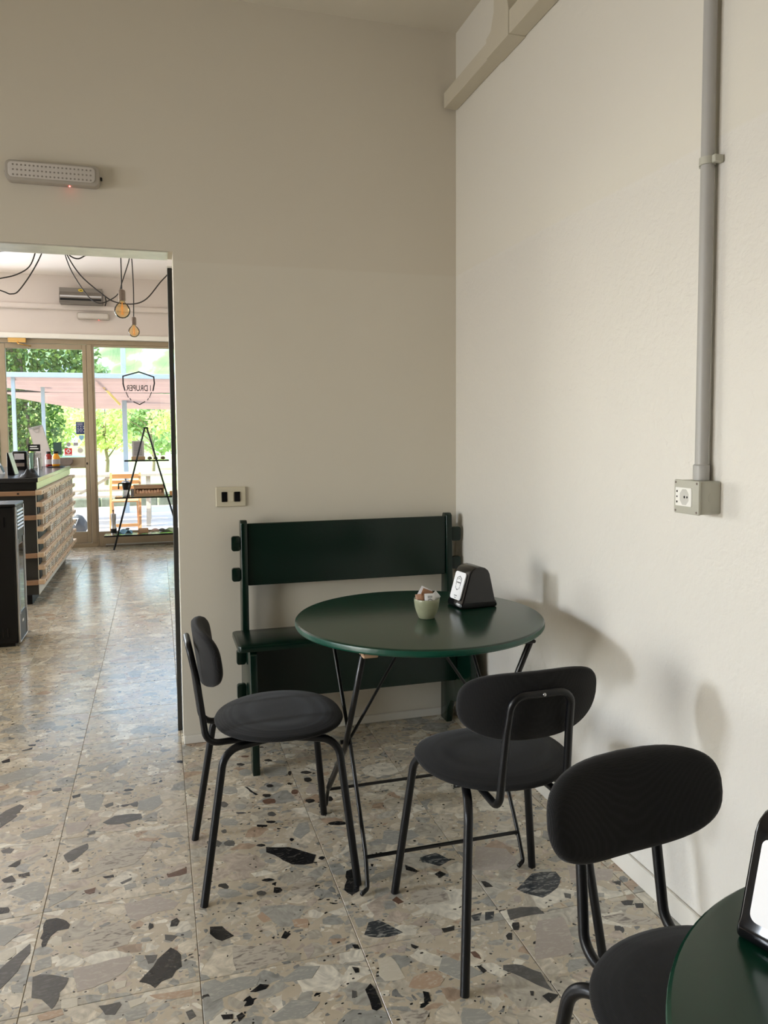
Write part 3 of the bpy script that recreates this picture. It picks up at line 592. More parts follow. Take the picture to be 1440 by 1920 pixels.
# window frames outside the picture, the daylight comes through them
def frame(name, pts, mt, parent=None):
    b = MB()
    for q in pts: b.box(*q, bev=.003)
    return b.build(name, mt, parent)
struct(frame('window_3', [(-4.29, -4.21, W1[0], W1[0]+.05, W1[2], W1[3]), (-4.29, -4.21, W1[1]-.05, W1[1], W1[2], W1[3]), (-4.29, -4.21, W1[0]+.05, W1[1]-.05, W1[2], W1[2]+.05), (-4.29, -4.21, W1[0]+.05, W1[1]-.05, W1[3]-.05, W1[3])], M['white_plastic']))
struct(frame('window_4', [(-4.29, -4.21, W2[0], W2[0]+.05, W2[2], W2[3]), (-4.29, -4.21, W2[1]-.05, W2[1], W2[2], W2[3]), (-4.29, -4.21, .42, .48, W2[2], W2[3])], M['white_plastic']))
struct(frame('window_5', [(-4.29, -4.21, W5[0], W5[0]+.05, W5[2], W5[3]), (-4.29, -4.21, W5[1]-.05, W5[1], W5[2], W5[3]), (-4.29, -4.21, 6.57, 6.63, W5[2], W5[3])], M['alu']))
# skirtings
b = MB(); b.box(.0785, XR-.012, YB-.012, YB, 0, .036, bev=.003); struct(b.build('baseboard_back', M['skirt']))
b = MB(); b.box(XR-.013, XR, -2.9, YB-.0, 0, .062, bev=.003); struct(b.build('baseboard_right', M['skirt']))
# lintel lining and painted jamb of the opening
b = MB(); b.box(-1.95, .060, YB+.002, YB+.148, 2.030, 2.0345); struct(b.build('trim_1', mat('zinc_lintel', (.72, .69, .62), .38, metal=.5, var=.25, scale=14, bump=.2)))
jamb = MB(); jamb.box(.058, .0775, YB+.155, YB+.205, .0, 2.0, bev=.002)
struct(jamb.build('trim_2', mat('black_jamb_frame', (.02, .02, .018), .4, var=.2)))
b = MB(); b.box(.056, .0778, YB+.15, YB+.21, 2.001, 2.007); struct(b.build('trim_3', M['white_plastic']))

# ---------------------------------------------------------------- far wall with its glazing
b = MB(); b.box(-4.2, XR, YF, YF+.15, 2.43, 3.09); b.box(-4.2, XR, YF-.04, YF, 2.705, 2.765, bev=.01)
struct(b.build('wall_far', M['wall_far']))
b = MB(); b.box(-4.2, XR, YF-.07, YF+.05, 2.375, 2.43, bev=.004); struct(b.build('trim_4', M['white_plastic']))
b = MB(); b.box(-4.2, XR, YF-.005, YF+.07, 2.325, 2.375, bev=.004); b.box(-4.2, -.69, YF-.005, YF+.07, 0, .046, bev=.002)
b.box(-.746, -.694, YF-.01, YF+.07, .044, 2.325, bev=.003); b.box(-1.73, -1.685, YF-.01, YF+.07, .045, 2.325, bev=.004); b.box(-4.2, -4.15, YF, YF+.07, .045, 2.325)
struct(b.build('trim_5', M['alu']))
d = empty('door_1', (-1.19, YF, 0), kind='structure')
def rel(o): o.location = Vector(o.location)-o.parent.location; return o
b = MB(); y0, y1 = YF+.005, YF+.05
b.box(-1.68, -1.597, y0, y1, .05, 2.32, bev=.004); b.box(-.797, -.75, y0, y1, .05, 2.32, bev=.004); b.box(-1.597, -.797, y0, y1, 2.266, 2.32, bev=.004)
b.box(-1.597, -.797, y0, y1, .915, 1.04, bev=.004); b.box(-1.597, -.797, y0, y1, .05, .18, bev=.004)
rel(b.build('door_frame', M['alu'], d))
b = MB(); b.box(-1.597, -.797, YF+.025, YF+.03, 1.04, 2.266); rel(b.build('upper_pane', M['glass'], d))
b = MB(); b.box(-1.597, -.797, YF+.025, YF+.03, .18, .915); rel(b.build('lower_pane', M['glass'], d))
hb = MB(); hb.prism([(-1.12, .955), (-.955, .955), (-.925, .985), (-.925, 1.015), (-.955, 1.035), (-1.12, 1.035), (-1.15, .995)], YF-.05, YF-.015, 'y', bev=.004); hb.tube([(-1.03, YF-.02, .99), (-1.03, YF+.01, .99)], .012)
rel(hb.build('handle', M['dark_steel'], d, label='dark flat push handle'))
b = MB(); b.box(-.785, -.772, YF-.003, YF+.006, .955, .98, bev=.001); rel(b.build('lock_cylinder', M['black_matte'], d))
cl = MB(); cl.box(-1.555, -1.37, YF-.055, YF-.01, 2.325, 2.392, bev=.006); rel(cl.build('door_closer', M['brass'], d, label='brass door closer body'))
cl = MB(); cl.tube(fillet([(-1.46, YF-.04, 2.32), (-1.44, YF-.10, 2.305), (-1.36, YF-.05, 2.29), (-1.33, YF-.01, 2.29)], .01), .008); rel(cl.build('closer_arm', M['brass'], d))
# fixed window right of the door, side glazing to the left
wn1 = empty('window_1', (.2, YF, 0), kind='structure')
b = MB(); y0, y1 = YF, YF+.06
b.box(-.70, -.672, y0, y1, .0, 2.325, bev=.003); b.box(XR-.05, XR, y0, y1, 0, 2.325); b.box(-.672, XR-.05, y0, y1, 0, .172, bev=.004); b.box(-.672, XR-.05, y0, y1, 2.30, 2.325, bev=.003)
rel(b.build('window_frame', M['alu'], wn1))
b = MB(); b.box(-.672, XR-.05, YF+.025, YF+.03, .172, 2.30); rel(b.build('window_pane', M['glass'], wn1))
wn2 = empty('window_2', (-2.9, YF, 0), kind='structure')
b = MB(); b.box(-4.15, -1.73, y0, y1, 0.045, .12, bev=.003); b.box(-4.15, -1.73, y0, y1, 2.28, 2.325); b.box(-2.9, -2.85, y0, y1, .12, 2.28); rel(b.build('window_frame', M['alu'], wn2))
# printed shield on the fixed pane (reads from outside, so mirrored from in here)
yl = YF+.0235
lg = empty('window_lettering', (-.19, yl, 1.65), label='black shield logo reading I DRUPER mirrored on the fixed shop window pane', cat='window sticker')
def strip(P, w, y, th=.0012, closed=False):
    b = MB(); n = len(P)
    for i in range(n if closed else n-1):
        a = Vector(P[i]); c = Vector(P[(i+1) % n]); t = (c-a).normalized()*w*.3; nn = Vector((-(c-a).y, (c-a).x)).normalized()*w/2
        q = [a-t+nn, a-t-nn, c+t-nn, c+t+nn]; b.prism([(v.x, v.y) for v in q], y-th, y, 'y')
    return b
def glo(x, z): # pixel of the logo to metres on the pane
    return (-.188+(x-260.5)*.0059, 1.834-(z-728)*.00616)
b = strip([glo(*p) for p in ((234, 732), (231, 720), (231, 705.5), (261, 697), (289, 706), (290, 718), (287, 732))], .015, yl); rel(b.build('shield_outline', M['print'], lg))
b = strip([glo(*p) for p in ((250, 753.5), (261, 758.5), (271, 753))], .0115, yl); rel(b.build('shield_point', M['print'], lg))
for A_ in (((236, 735), (240, 745)), ((284, 735), (280, 745)), ((243, 747), (245, 750)), ((278, 747), (276, 750))):
    b = strip([glo(*p) for p in A_], .008, yl); rel(b.build('shield_dash', M['print'], lg))
Mt = Matrix.Translation((-.190, yl-.001, 1.834+.0)) @ Matrix.Rotation(PI/2, 4, 'X') @ Matrix.Diagonal((-1, 1.42, 1, 1))
t = text_obj('shop_name', 'I DRUPER', .066, M['print'], lg, Mt, .001, font_bold=True); rel(t)
b = MB()
for i in range(6):
    for s in (-1, 1):
        cx = s*(20+3.0*math.sin(i))+260.5; cz = 735+i*3.4
        b.add(strip([glo(cx-3, cz), glo(cx, cz-3), glo(cx+3, cz), glo(cx, cz+2)], .0012, yl, closed=True).V, strip([glo(cx-3, cz), glo(cx, cz-3), glo(cx+3, cz), glo(cx, cz+2)], .0012, yl, closed=True).F)
for cx, cz, r_ in ((246, 711, 4), (262, 708, 3.6), (276, 713, 3.2)):
    P_ = [glo(cx+r_*math.cos(a), cz+r_*1.2*math.sin(a)) for a in [k*.6 for k in range(9)]]
    q = strip(P_, .0014, yl); b.add(q.V, q.F)
rel(b.build('line_drawings', M['print_grey'], lg, kind='stuff'))

def sticker(name, px0, px1, pz0, pz1, mt, label, extra=None):
    """on the door pane: pixel rectangle to metres, measured from the glass corner"""
    x0 = -.799+(px0-158)*.0055; x1 = -.799+(px1-158)*.0055; z1 = 1.305+(814-pz0)*.00613; z0 = 1.305+(814-pz1)*.00613
    yy = YF+.0235
    o = MB().box(x0, x1, yy-.0015, yy, z0, z1).build(name, mt); o.location = (0, 0, 0)
    tag(o, label, 'sticker'); 
    if extra: extra(o, x0, x1, z0, z1, yy-.0016)
    return o
def ex_navy(o, x0, x1, z0, z1, y):
    b = MB()
    for i in range(6):
        z = z1-.012-(z1-z0)*.14*i
        for j in range(3 if i in (2, 3, 5) else 1):
            xa = x0+.012+j*.03; b.box(xa, xa+(.018 if i in (2, 3, 5) else .06), y-.0006, y, z-.005, z)
    b.build('print_lines', M['paper'], o)
def ex_red(o, x0, x1, z0, z1, y):
    cx, cz = (x0+x1)/2, (z0+z1)/2+.008; q = strip([(cx-.022, cz), (cx, cz+.022), (cx+.022, cz), (cx, cz-.022)], .011, y, .0006, True); q.build('diamond_mark', M['paper'], o)
    MB().box(x0+.006, x1-.006, y-.0006, y, z0+.008, z0+.014).build('print_lines', M['paper'], o)
sticker('opening_hours_sign', 142, 158, 791, 814, M['navy'], 'navy blue sign with small white print high on the glass door', ex_navy)
sticker('red_sticker', 118.5, 133, 840, 853.5, M['red'], 'red square sticker with white diamond mark on the glass door', ex_red)
sticker('dark_sticker', 97, 113, 829, 852, M['dark_green_sticker'], 'dark green rectangular notice on the glass door left of the red sticker')
sticker('square_sticker', 136, 145, 829.5, 835.5, M['sticker_grey'], 'small grey rectangular sticker on the glass door right of the round one')
def disc(name, px, pz, r, mt, label):
    x = -.799+(px-158)*.0055; z = 1.305+(814-pz)*.00613; yy = YF+.0235
    b = MB(); b.prism([(x+r*math.cos(a), z+r*math.sin(a)) for a in [2*PI*k/16 for k in range(16)]], yy-.0015, yy, 'y'); return tag(b.build(name, mt), label, 'sticker')
disc('round_sticker', 126.5, 833, .024, M['sticker_grey'], 'round grey sticker on the glass door above the red square')
disc('round_sticker', 149, 844.5, .03, M['lamp_diff'], 'pale oval sticker on the glass door right of the red square')
b = MB(); x = -.799-6*.0055; z = 1.305-7*.00613; b.prism([(x-.026, z+.03), (x+.026, z+.03), (x+.026, z-.005), (x, z-.032), (x-.026, z-.005)], YF+.022, YF+.0235, 'y')
tag(b.build('shield_sticker', M['blue']), 'small blue shield sticker on the glass door below the navy sign', 'sticker')
b = MB().box(-.6, .6, YF-.03, YF-.012, .012, .03, bev=.003); tag(b.build('floor_rod', M['conduit']), 'thin pale rod lying on the floor along the window foot', 'rod')

# ================================================================ NEAR ROOM OBJECTS
# ---- emergency lamp on the back wall
def emergency_lamp(loc, w, h, dpt, label, rows, cols, group):
    root = empty('emergency_lamp', loc, 0, label, 'emergency light', group)
    b = MB(); b.prism(rrect(-w/2, w/2, -h/2, h/2, h*.28), -dpt, 0, 'y', bev=.006); b.build('housing', M['lamp_grey'], root, auto=30)
    b = MB(); b.prism(rrect(-w/2+.012, w/2-.016, -h/2+.012, h/2-.008, h*.2), -dpt-.004, -dpt+.002, 'y', bev=.002); b.build('diffuser', M['lamp_diff'], root, auto=30)
    if rows:
        me = None
        for r in range(rows):
            for c in range(cols):
                if me is None: me = MB().box(-.003, .003, -.0012, 0, -.003, .003, bev=.0008).build('diode', M['led_off'], root); o = me
                else: o = bpy.data.objects.new('diode', me.data); link(o, root)
                o.location = (-w/2+.030+(w-.062)*c/(cols-1), -dpt-.0038, (h*.24)*(1-r)-.000)
        for s in (-1, 1):
            b = MB(); b.box(s*w/2-.004, s*w/2+.008, -.02, -.006, -.006, .006, bev=.002); b.build('clip', M['black_matte'], root)
    b = MB(); b.lathe([(0, -.003), (.003, -.002), (.003, .002), (0, .003)], n=10); o = b.build('red_diode', M['red_led'], root, smooth=True, label='glowing red indicator'); o.location = (w*.17, -dpt*.55, -h/2-.001)
    return root
emergency_lamp((-.356, YB, 2.2935), .335, .077, .045, 'grey emergency lamp with rows of small diodes above the doorway on the near wall', 3, 20, 'emergency lamps')
el2 = emergency_lamp((-.662, YF, 2.64), .345, .076, .05, 'pale emergency lamp over the far glass front below the steel heater', 0, 0, 'emergency lamps')
# ---- light switch
sw = empty('light_switch', (.2905, YB, 1.0365), 0, 'cream light switch plate with two dark rockers beside the doorway above the bench', 'light switch')
MB().box(-.062, .062, -.010, 0, -.0415, .0415, bev=.003).build('plate', M['cream_plastic'], sw)
for i, (x, m_) in enumerate(((-.0265, 'black_plastic'), (0, 'cream_plastic'), (.0265, 'black_plastic'))):
    o = MB().box(-.0118, .0118, -.0135, -.009, -.021, .021, bev=.0015).build('rocker' if m_ == 'black_plastic' else 'blank_insert', M[m_], sw, label='black rocker' if m_ == 'black_plastic' else None); o.location = (x, 0, 0)
# ---- conduit and socket box on the right wall
cd = empty('cable_conduit', (1.281, 1.592, 1.215), 0, 'grey plastic conduit running down the right wall to the socket box', 'conduit')
MB().tube([(0, 0, 0), (0, 0, 2.714-1.215)], .0155, 20).build('pipe', M['conduit'], cd, auto=40)
MB().lathe([(.0165, -.038), (.0195, -.036), (.0195, 0), (.0165, .003)], n=20).build('sleeve', M['conduit'], cd, auto=40)
for z in (.728,):
    b = MB(); b.lathe([(.017, -.009), (.019, -.009), (.019, .009), (.017, .009)], n=20); b.box(-.004, .0225, -.031, -.018, -.009, .009, bev=.002); b.box(-.004, .0225, .018, .028, -.009, .009, bev=.002)
    o = b.build('clip', M['box_grey'], cd, auto=40); o.location = (0, 0, z)
sb = empty('socket_box', (1.304, 1.592, 1.138), 0, 'grey surface mounted power socket box on the right wall under the conduit', 'socket')
b = MB(); b.box(-.060, 0, -.044, .044, -.040, .040, bev=.004, seg=2); b.build('back_box', M['box_grey'], sb, auto=40)
b = MB(); b.box(-.066, -.058, -.046, .046, -.0415, .0415, bev=.003, seg=2); b.build('cover', M['box_grey'], sb, auto=40)
MB().box(-.068, -.064, -.022, .038, -.023, .023, bev=.001).build('outlet_panel', M['white_plastic'], sb)
b = MB(); P8 = [(.004+.0175*math.cos(PI/8+k*PI/4), .021*math.sin(PI/8+k*PI/4)) for k in range(8)]
q = [(y, z) for y, z in P8]; b2 = MB()
b.prism([(y*1.0, z) for y, z in q], -.0684, -.0676, 'x'); b.build('outlet_recess', mat('socket_recess_shadow', (.55, .54, .50), .4), sb)
for (y, z, r) in ((.003, 0, .0026), (-.007, 0, .0022), (.031, .013, .0022), (.031, 0, .0018), (.031, -.013, .0022)):
    b = MB(); b.prism([(y+r*math.cos(a), z+r*1.3*math.sin(a)) for a in [2*PI*k/10 for k in range(10)]], -.0689, -.0680, 'x'); b.build('pin_hole', M['black_matte'], sb)
for y in (-.039, .039):
    for z in (-.035, .035):
        b = MB(); b.prism([(y+.003*math.cos(a), z+.003*math.sin(a)) for a in [2*PI*k/10 for k in range(10)]], -.0668, -.0655, 'x'); b.build('screw', M['dark_steel'], sb)
b = MB(); b.prism([(-.026+.0115*math.cos(a), .000+.0115*math.sin(a)) for a in [2*PI*k/20 for k in range(20)]], -.0450, -.0438, 'y'); b.build('knockout', M['box_grey'], sb)
# ---- cable trunking under the ceiling
tk = empty('cable_trunking', (XR-.001, 2.6, 2.72), 0, 'beige square cable trunking along the top of the right wall by the corner', 'trunking')
MB().box(-.062, 0, .14, .655, -.004, .062, bev=.002).build('duct', M['trunk'], tk)
MB().box(-.066, 0, -5.4, -.005, -.004, .078, bev=.002).build('duct', M['trunk'], tk)
b = MB(); b.prism([(-.006, -.008), (.185, -.008), (.185, .066), (.145, .075), (.118, .13), (.118, .18), (.02, .18), (-.006, .085)], -.070, 0, 'x', bev=.002); b.build('junction_cover', M['trunk'], tk)
MB().box(-.062, 0, .025, .112, .18, ZC-2.72, bev=.002).build('riser', M['trunk'], tk)
MB().box(-.058, -.008, .6552, .6565, 0, .058).build('end_cap', M['trunk'], tk)

# ---- bench
bn = empty('wooden_bench', (.79, 3.07, 0), 0, 'dark green lacquered high-backed wooden bench against the back wall in the corner', 'bench')
prof = [(-.200, 0), (-.140, 0), (-.125, .07), (-.09, .115), (-.02, .135), (.05, .115), (.085, .07), (.10, 0), (.172, 0), (.170, .47), (.158, .925), (.150, .942), (.115, .944), (.100, .935), (.085, .49), (.08, .468), (-.150, .468), (-.165, .455)]
for x, n_ in ((-.457, 0), (.442, 1)):
    b = MB(); b.prism(prof, x-.0135, x+.0135, 'x', bev=.003); b.build('end_panel', M['green'], bn, auto=40)
b = MB(); b.prism(rrect(-.515, .495, -.165, .088, .02), .4685, .4935, 'z', bev=.005); b.build('seat', M['green'], bn, auto=40)
bk = MB(); bk.box(-.4425, .4275, .108, .126, .672, .930, bev=.003); bk.build('backrest', M['green'], bn)
for s, xe in ((-1, -.4715), (1, .4565)):
    for z0, z1 in ((.818, .880), (.692, .748)):
        xo = -.508 if s < 0 else .500
        b = MB(); b.prism([(x, z) for x, z in rrect(min(xe, xo), max(xe, xo), z0, z1, .010)], .106, .128, 'y', bev=.002); b.build('tenon', M['green'], bn, auto=40)
    for z0, z1 in ((.384, .443), (.245, .305)):
        xo = -.508 if s < 0 else .500
        b = MB(); b.prism(rrect(min(xe, xo), max(xe, xo), z0, z1, .010), -.030, -.008, 'y', bev=.002); b.build('tenon', M['green'], bn, auto=40)
MB().box(-.4425, .4275, -.028, -.010, .232, .467, bev=.003).build('apron', M['green'], bn)

# ---- folding table
def folding_table(loc, label, R):
    t = empty('folding_table', loc, 0, label, 'table', 'round green tables')
    b = MB(); b.lathe([(0, .7205), (R-.012, .7205), (R-.005, .7195), (R-.001, .716)], n=96); b.build('tabletop', M['green_top'], t, auto=25)
    b = MB(); b.lathe([(R-.001, .716), (R, .712), (R, .704), (R-.003, .699), (R-.010, .6965), (0, .6965)], n=96); b.build('table_rim', M['green_rim'], t, auto=30, label='brighter green rounded rim')
    r = .0062
    for s, x in ((-1, -.24), (1, .237)):
        # front foot leans back, rear foot leans forward, they cross at a pivot
        P = fillet([(x, .252, .410+.285), (x, -.06+.02, .36), (x, -.225, .09), (x+s*.004, -.255, .012), (x+s*.004-.022, -.268, .007)], [.2, .3, .012], 6)
        MB().tube(P, r, 8).build('leg', M['iron'], t, smooth=True)
        P = fillet([(x+s*.016, -.272, .690), (x+s*.013, -.03, .33), (x+s*.012, .235, .08), (x+s*.012, .262, .012), (x+s*.012-.022, .275, .007)], [.2, .3, .012], 6)
        MB().tube(P, [.0095]*10+[.0068]*(len(P)-10), 8).build('leg', M['iron'], t, smooth=True)
        MB().tube([(x-.010, -.04, .355), (x+.030*s, -.04, .355)], .007, 8).build('pivot', M['iron'], t)
        MB().tube([(x+s*.008, -.035, .345), (-.015*-s, .0, .694)], .0048, 8).build('brace', M['iron'], t)
        MB().box(x-.022, x+.022, -.295, -.250, .686, .6962, bev=.003).build('hinge_block', M['tan' if s < 0 else 'black_matte'], t, label='tan wooden hinge block' if s < 0 else 'small dark hinge block')
    MB().tube([(-.24, -.226, .088), (.237, -.226, .088)], .0055, 8).build('crossbar', M['iron'], t)
    MB().tube([(-.252, .236, .079), (.249, .236, .079)], .0055, 8).build('crossbar', M['iron'], t)
    MB().box(-.20, .20, -.285, -.262, .682, .6962, bev=.003).build('batten', M['black_matte'], t)
    return t
T1 = (.785, 2.285, 0); T2 = (.795, .405, 0)
folding_table(T1, 'round dark green folding table in the middle with black crossed iron legs', .392)
folding_table(T2, 'round dark green table cut off by the lower right edge of the picture', .389)

# ---- chairs
def superell(w, ht, hb, n_t, n_b, N=48):
    P = []
    for k in range(N):
        a = 2*PI*k/N; c, s = math.cos(a), math.sin(a); n = n_t if s >= 0 else n_b; h = ht if s >= 0 else hb
        P.append((w*math.copysign(abs(c)**(2/n), c), h*math.copysign(abs(s)**(2/n), s)))
    return P
def pillow(P, rings, f):
    """rings: list of (scale, offset); f maps (u, v, offset) to a point"""
    n = len(P); V = [f(0, 0, rings[0][1])]; F = []
    for sc_, off in rings: V += [f(u*sc_, v*sc_, off) for u, v in P]
    F += [(0, 1+k, 1+(k+1) % n) for k in range(n)]
    for r in range(len(rings)-1):
        a, b = 1+r*n, 1+(r+1)*n
        F += [(a+k, b+k, b+(k+1) % n, a+(k+1) % n) for k in range(n)]
    V.append(f(0, 0, rings[-1][1])); a = 1+(len(rings)-1)*n
    F += [(len(V)-1, a+(k+1) % n, a+k) for k in range(n)]
    return V, F
def make_chair(label):
    t = empty('upholstered_chair', (0, 0, 0), 0, label, 'chair', 'black upholstered chairs at the green tables')
    # seat cushion, a soft round disc a little deeper towards the front
    P = superell(.203, .190, .193, 2.25, 2.1, 56)
    rings = [(.25, .464), (.5, .4635), (.72, .462), (.86, .459), (.94, .454), (.985, .453), (1.0, .448), (.985, .442), (.95, .438), (.8, .436), (.4, .436)]
    V, F = pillow(P, rings, lambda u, v, o: (u*(1+.03*v/.2), v+.030, o-.010*(v/.2)**2*.4)); mesh_obj('seat', V, F, M['fabric'], t, smooth=True)
    V, F = pillow(superell(.165, .16, .16, 2.3, 2.3, 40), [(.5, .4355), (.97, .4355), (1, .433), (1, .429), (.5, .429)], lambda u, v, o: (u, v+.030, o)); mesh_obj('seat_plate', V, F, M['black_matte'], t)
    r = .0112
    for sx in (-1, 1):
        foot = {1: (.216*sx, .215, 0), -1: (.184*sx, -.216, 0)}
        for sy in (1, -1):
            f0 = Vector(foot[sy]); top = Vector((.168*sx if sy > 0 else .146*sx, .172 if sy > 0 else -.150, .417))
            mid = Vector((.090*sx, .015, .4165))
            P_ = fillet([f0, top, mid], [.056], 9)
            MB().tube(P_, r, 14).build('leg', M['black_metal'], t, auto=50)
    # bent tube carrying the backrest
    y0 = -.19
    P_ = fillet([(.082, -.02, .418), (.088, y0-.003, .418), (.081, -.216, .60), (.076, -.236, .700), (-.076, -.236, .700), (-.081, -.216, .60), (-.088, y0-.003, .418), (-.082, -.02, .418)], [.040, .3, .036, .036, .3, .040], 8)
    MB().tube(P_, .0095, 12).build('back_tube', M['black_metal'], t, auto=50)
    # backrest cushion: wide, flat-topped, wrapped slightly forward at its ends
    P = superell(.184, .082, .087, 3.5, 2.6, 56)
    def fb(u, v, o):
        zc = .664+v; yb = -.218-(v)*.13+ (abs(u)/.18)**2*.038
        return (u*(1-.05*max(0, -v)/.08), yb+o, zc)
    rings = [(.3, .030), (.6, .029), (.8, .026), (.91, .021), (.97, .014), (1.0, .004), (.985, -.004), (.95, -.008), (.6, -.009)]
    V, F = pillow(P, [(s_, o_+.012) for s_, o_ in rings], fb); F = [f[::-1] for f in F]
    o = mesh_obj('backrest', V, F, M['fabric'], t, smooth=True)
    for x, y, z in ((.0835, -.2155, .632), (-.0835, -.2155, .632), (0, -.2495, .7005)):
        b = MB(); b.lathe([(0, 0), (.0035, .001), (.0042, .003)], n=10); b.xf(Matrix.Translation((x, y-.0095 if x else y, z)) @ Matrix.Rotation(-PI/2, 4, 'X')); b.build('screw', M['steel'], t)
    return t
ch = make_chair('black chair with round seat left of the round table, seen from its side')
ch2 = copy_tree(ch); ch2['label'] = 'black chair seen from behind in front of the round table, backrest tube showing'
ch3 = copy_tree(ch); ch3['label'] = 'black chair at lower right, padded front of its backrest towards the camera'
ch.location = (.306, 2.290, 0); ch.rotation_euler.z = -PI/2+.02
ch2.location = (.833, 1.797, 0); ch2.rotation_euler.z = .01
ch3.location = (.785, .925, 0); ch3.rotation_euler.z = PI+.12

# ---- napkin dispensers
def dispenser(label, loc, rz):
    t = empty('napkin_dispenser', loc, rz, label, 'napkin dispenser', 'napkin dispensers on the tables')
    W_, L_, H_ = .098, .134, .133    # y, x, z : trapezoid seen from the side
    prof = [(-L_/2, 0), (L_/2, 0), (L_/2+.001, .010), (L_/2-.002, .019), (L_/2-.007, .023), (.040, H_-.022), (.034, H_-.010), (.022, H_-.001), (.004, H_+.003), (-.014, H_+.001), (-.028, H_-.006), (-.036, H_-.018), (-L_/2+.004, .023), (-L_/2, .017), (-L_/2-.002, .008)]
    b = MB(); b.prism(prof, -W_/2, W_/2, 'y', bev=.0045); b.build('housing', M['black_plastic'], t, auto=50)
    # slanted front plate with the printed sheet
    a = Vector((-L_/2+.004, 0, .023)); c = Vector((-.036, 0, H_-.018)); sl = (c-a).normalized(); nr = Vector((-sl.z, 0, sl.x))
    Mx = Matrix(((0, sl.x, nr.x, (a.x+c.x)/2), (-1, 0, 0, 0), (0, sl.z, nr.z, (a.z+c.z)/2), (0, 0, 0, 1)))   # local x = across, y = up the slope, z = out
    hl = (c-a).length/2
    b = MB(); b.prism(rrect(-.034, .034, -hl+.003, hl-.001, .009), .0015, .0055, 'z'); b.xf(Mx); b.build('printed_plate', M['paper'], t)
    q = MB()
    def ln(P, w_, closed=False):
        n = len(P)
        for i in range(n if closed else n-1):
            p0 = Vector(P[i]); p1 = Vector(P[(i+1) % n]); tt = (p1-p0).normalized()*w_*.3; nn = Vector((-(p1-p0).y, (p1-p0).x)).normalized()*w_/2
            q.prism([(v.x, v.y) for v in (p0-tt-nn, p1+tt-nn, p1+tt+nn, p0-tt+nn)], .0055, .0059, 'z')
    ln([(-.013, .002), (-.015, .020), (-.014, .026), (0, .033), (.014, .026), (.015, .020), (.013, .002)], .0020); ln([(-.006, -.010), (0, -.014), (.006, -.010)], .0020)
    for sx in (-1, 1):
        for k in range(3): ln([(sx*.014, -.001-k*.003), (sx*.010, -.004-k*.003)], .0009)
    for cx, cz in ((-.008, .022), (0, .025), (.008, .022)): ln([(cx-.0025, cz), (cx, cz+.003), (cx+.0025, cz), (cx, cz-.002)], .0007, True)
    q.xf(Mx); q.build('shield_logo', M['print'], t)
    text_obj('print_lines', 'I DRUPER', .0062, M['print'], t, Mx @ Matrix.Translation((0, .011, .0057)), .0004, font_bold=True)
    text_obj('print_lines', 'I DRUPER', .0046, M['print'], t, Mx @ Matrix.Translation((0, -.033, .0057)), .0004)
    text_obj('print_lines', 'i druper', .0036, M['print'], t, Mx @ Matrix.Translation((0, -.039, .0057)), .0004)
    b = MB(); b.box(-.060, .060, -W_/2+.006, W_/2-.006, -.0, .004); b.build('base', M['black_matte'], t)
    return t
dispenser('glossy black napkin dispenser on the middle table beside the sage cup', (1.001, 2.3645, .7207), .125)
dispenser('black napkin dispenser standing on the cropped table at the right edge', (.703, .675, .7207), .31)
# ---- sugar cup
cup = empty('sugar_cup', (.797, 2.245, .7207), 0, 'small sage green ceramic cup standing on the middle table', 'cup')
b = MB(); b.lathe([(0, 0), (.0215, 0), (.0235, .002), (.0300, .018), (.0350, .036), (.0372, .054), (.0375, .0605), (.0368, .0625), (.0352, .060), (.0345, .05), (.0315, .03), (.026, .012), (0, .008)], n=48); b.xf(Matrix.Diagonal((1.07, 1.07, 1.0, 1))); b.build('bowl', M['ceramic'], cup, auto=50)
def sachet(label, mt, loc, rx, ry, rz, w_, h_, logo=False, name='sugar_sachet'):
    t = empty(name, loc, 0, label, 'sachet', 'sachets in the sage cup'); t.rotation_euler = (rx, ry, rz)
    N_ = 7; V = []; F = []
    for side in (1, -1):
        for i in range(N_):
            for j in range(N_):
                u, v = i/(N_-1)*2-1, j/(N_-1)*2-1; bulge = .0035*max(0, 1-u*u)**.6*max(0, 1-v**4)+.0003*side*0
                V.append((u*w_/2, side*(bulge+.0002)+.0006*math.sin(5*u+3*v), v*h_/2))
    for s in (0, 1):
        for i in range(N_-1):
            for j in range(N_-1):
                a = s*N_*N_+i*N_+j; f = (a, a+N_, a+N_+1, a+1); F.append(f if s else f[::-1])
    mesh_obj('packet', V, F, M[mt], t, smooth=True)
    if logo:
        q = MB(); P = [(-.006, -.009), (-.0075, .002), (0, .006), (.0075, .002), (.006, -.009)]
        for i in range(4):
            p0, p1 = Vector(P[i]), Vector(P[i+1]); nn = Vector((-(p1-p0).y, (p1-p0).x)).normalized()*.0006
            q.prism([(v.x, v.y) for v in (p0-nn, p1-nn, p1+nn, p0+nn)], -.0044, -.0041, 'y')
        for k in range(3): q.box(-.008, .008, -.0044, -.0041, .010+k*.0022, .0108+k*.0022)
        q.build('printed_logo', M['print'], t)
    return t
sachet('white sugar sachet with black print leaning at the front of the sage cup', 'paper', (.799, 2.222, .7207+.058), -.25, .04, .05, .034, .046, True)
sachet('white sachet at the right side of the sage cup with a crumpled corner', 'paper', (.818, 2.240, .7207+.060), .2, .8, .4, .032, .045)
sachet('tall white edged sachet tilted behind the brown ones in the sage cup', 'paper', (.792, 2.262, .7207+.068), .15, .45, .0, .040, .052)
sachet('brown sugar sachet behind the white printed one in the sage cup', 'sachet_brown', (.795, 2.250, .7207+.066), .05, .40, .05, .036, .046)
sachet('brown sachet standing at the left side of the sage cup', 'sachet_brown', (.773, 2.238, .7207+.055), -.05, -.15, -.5, .026, .046)
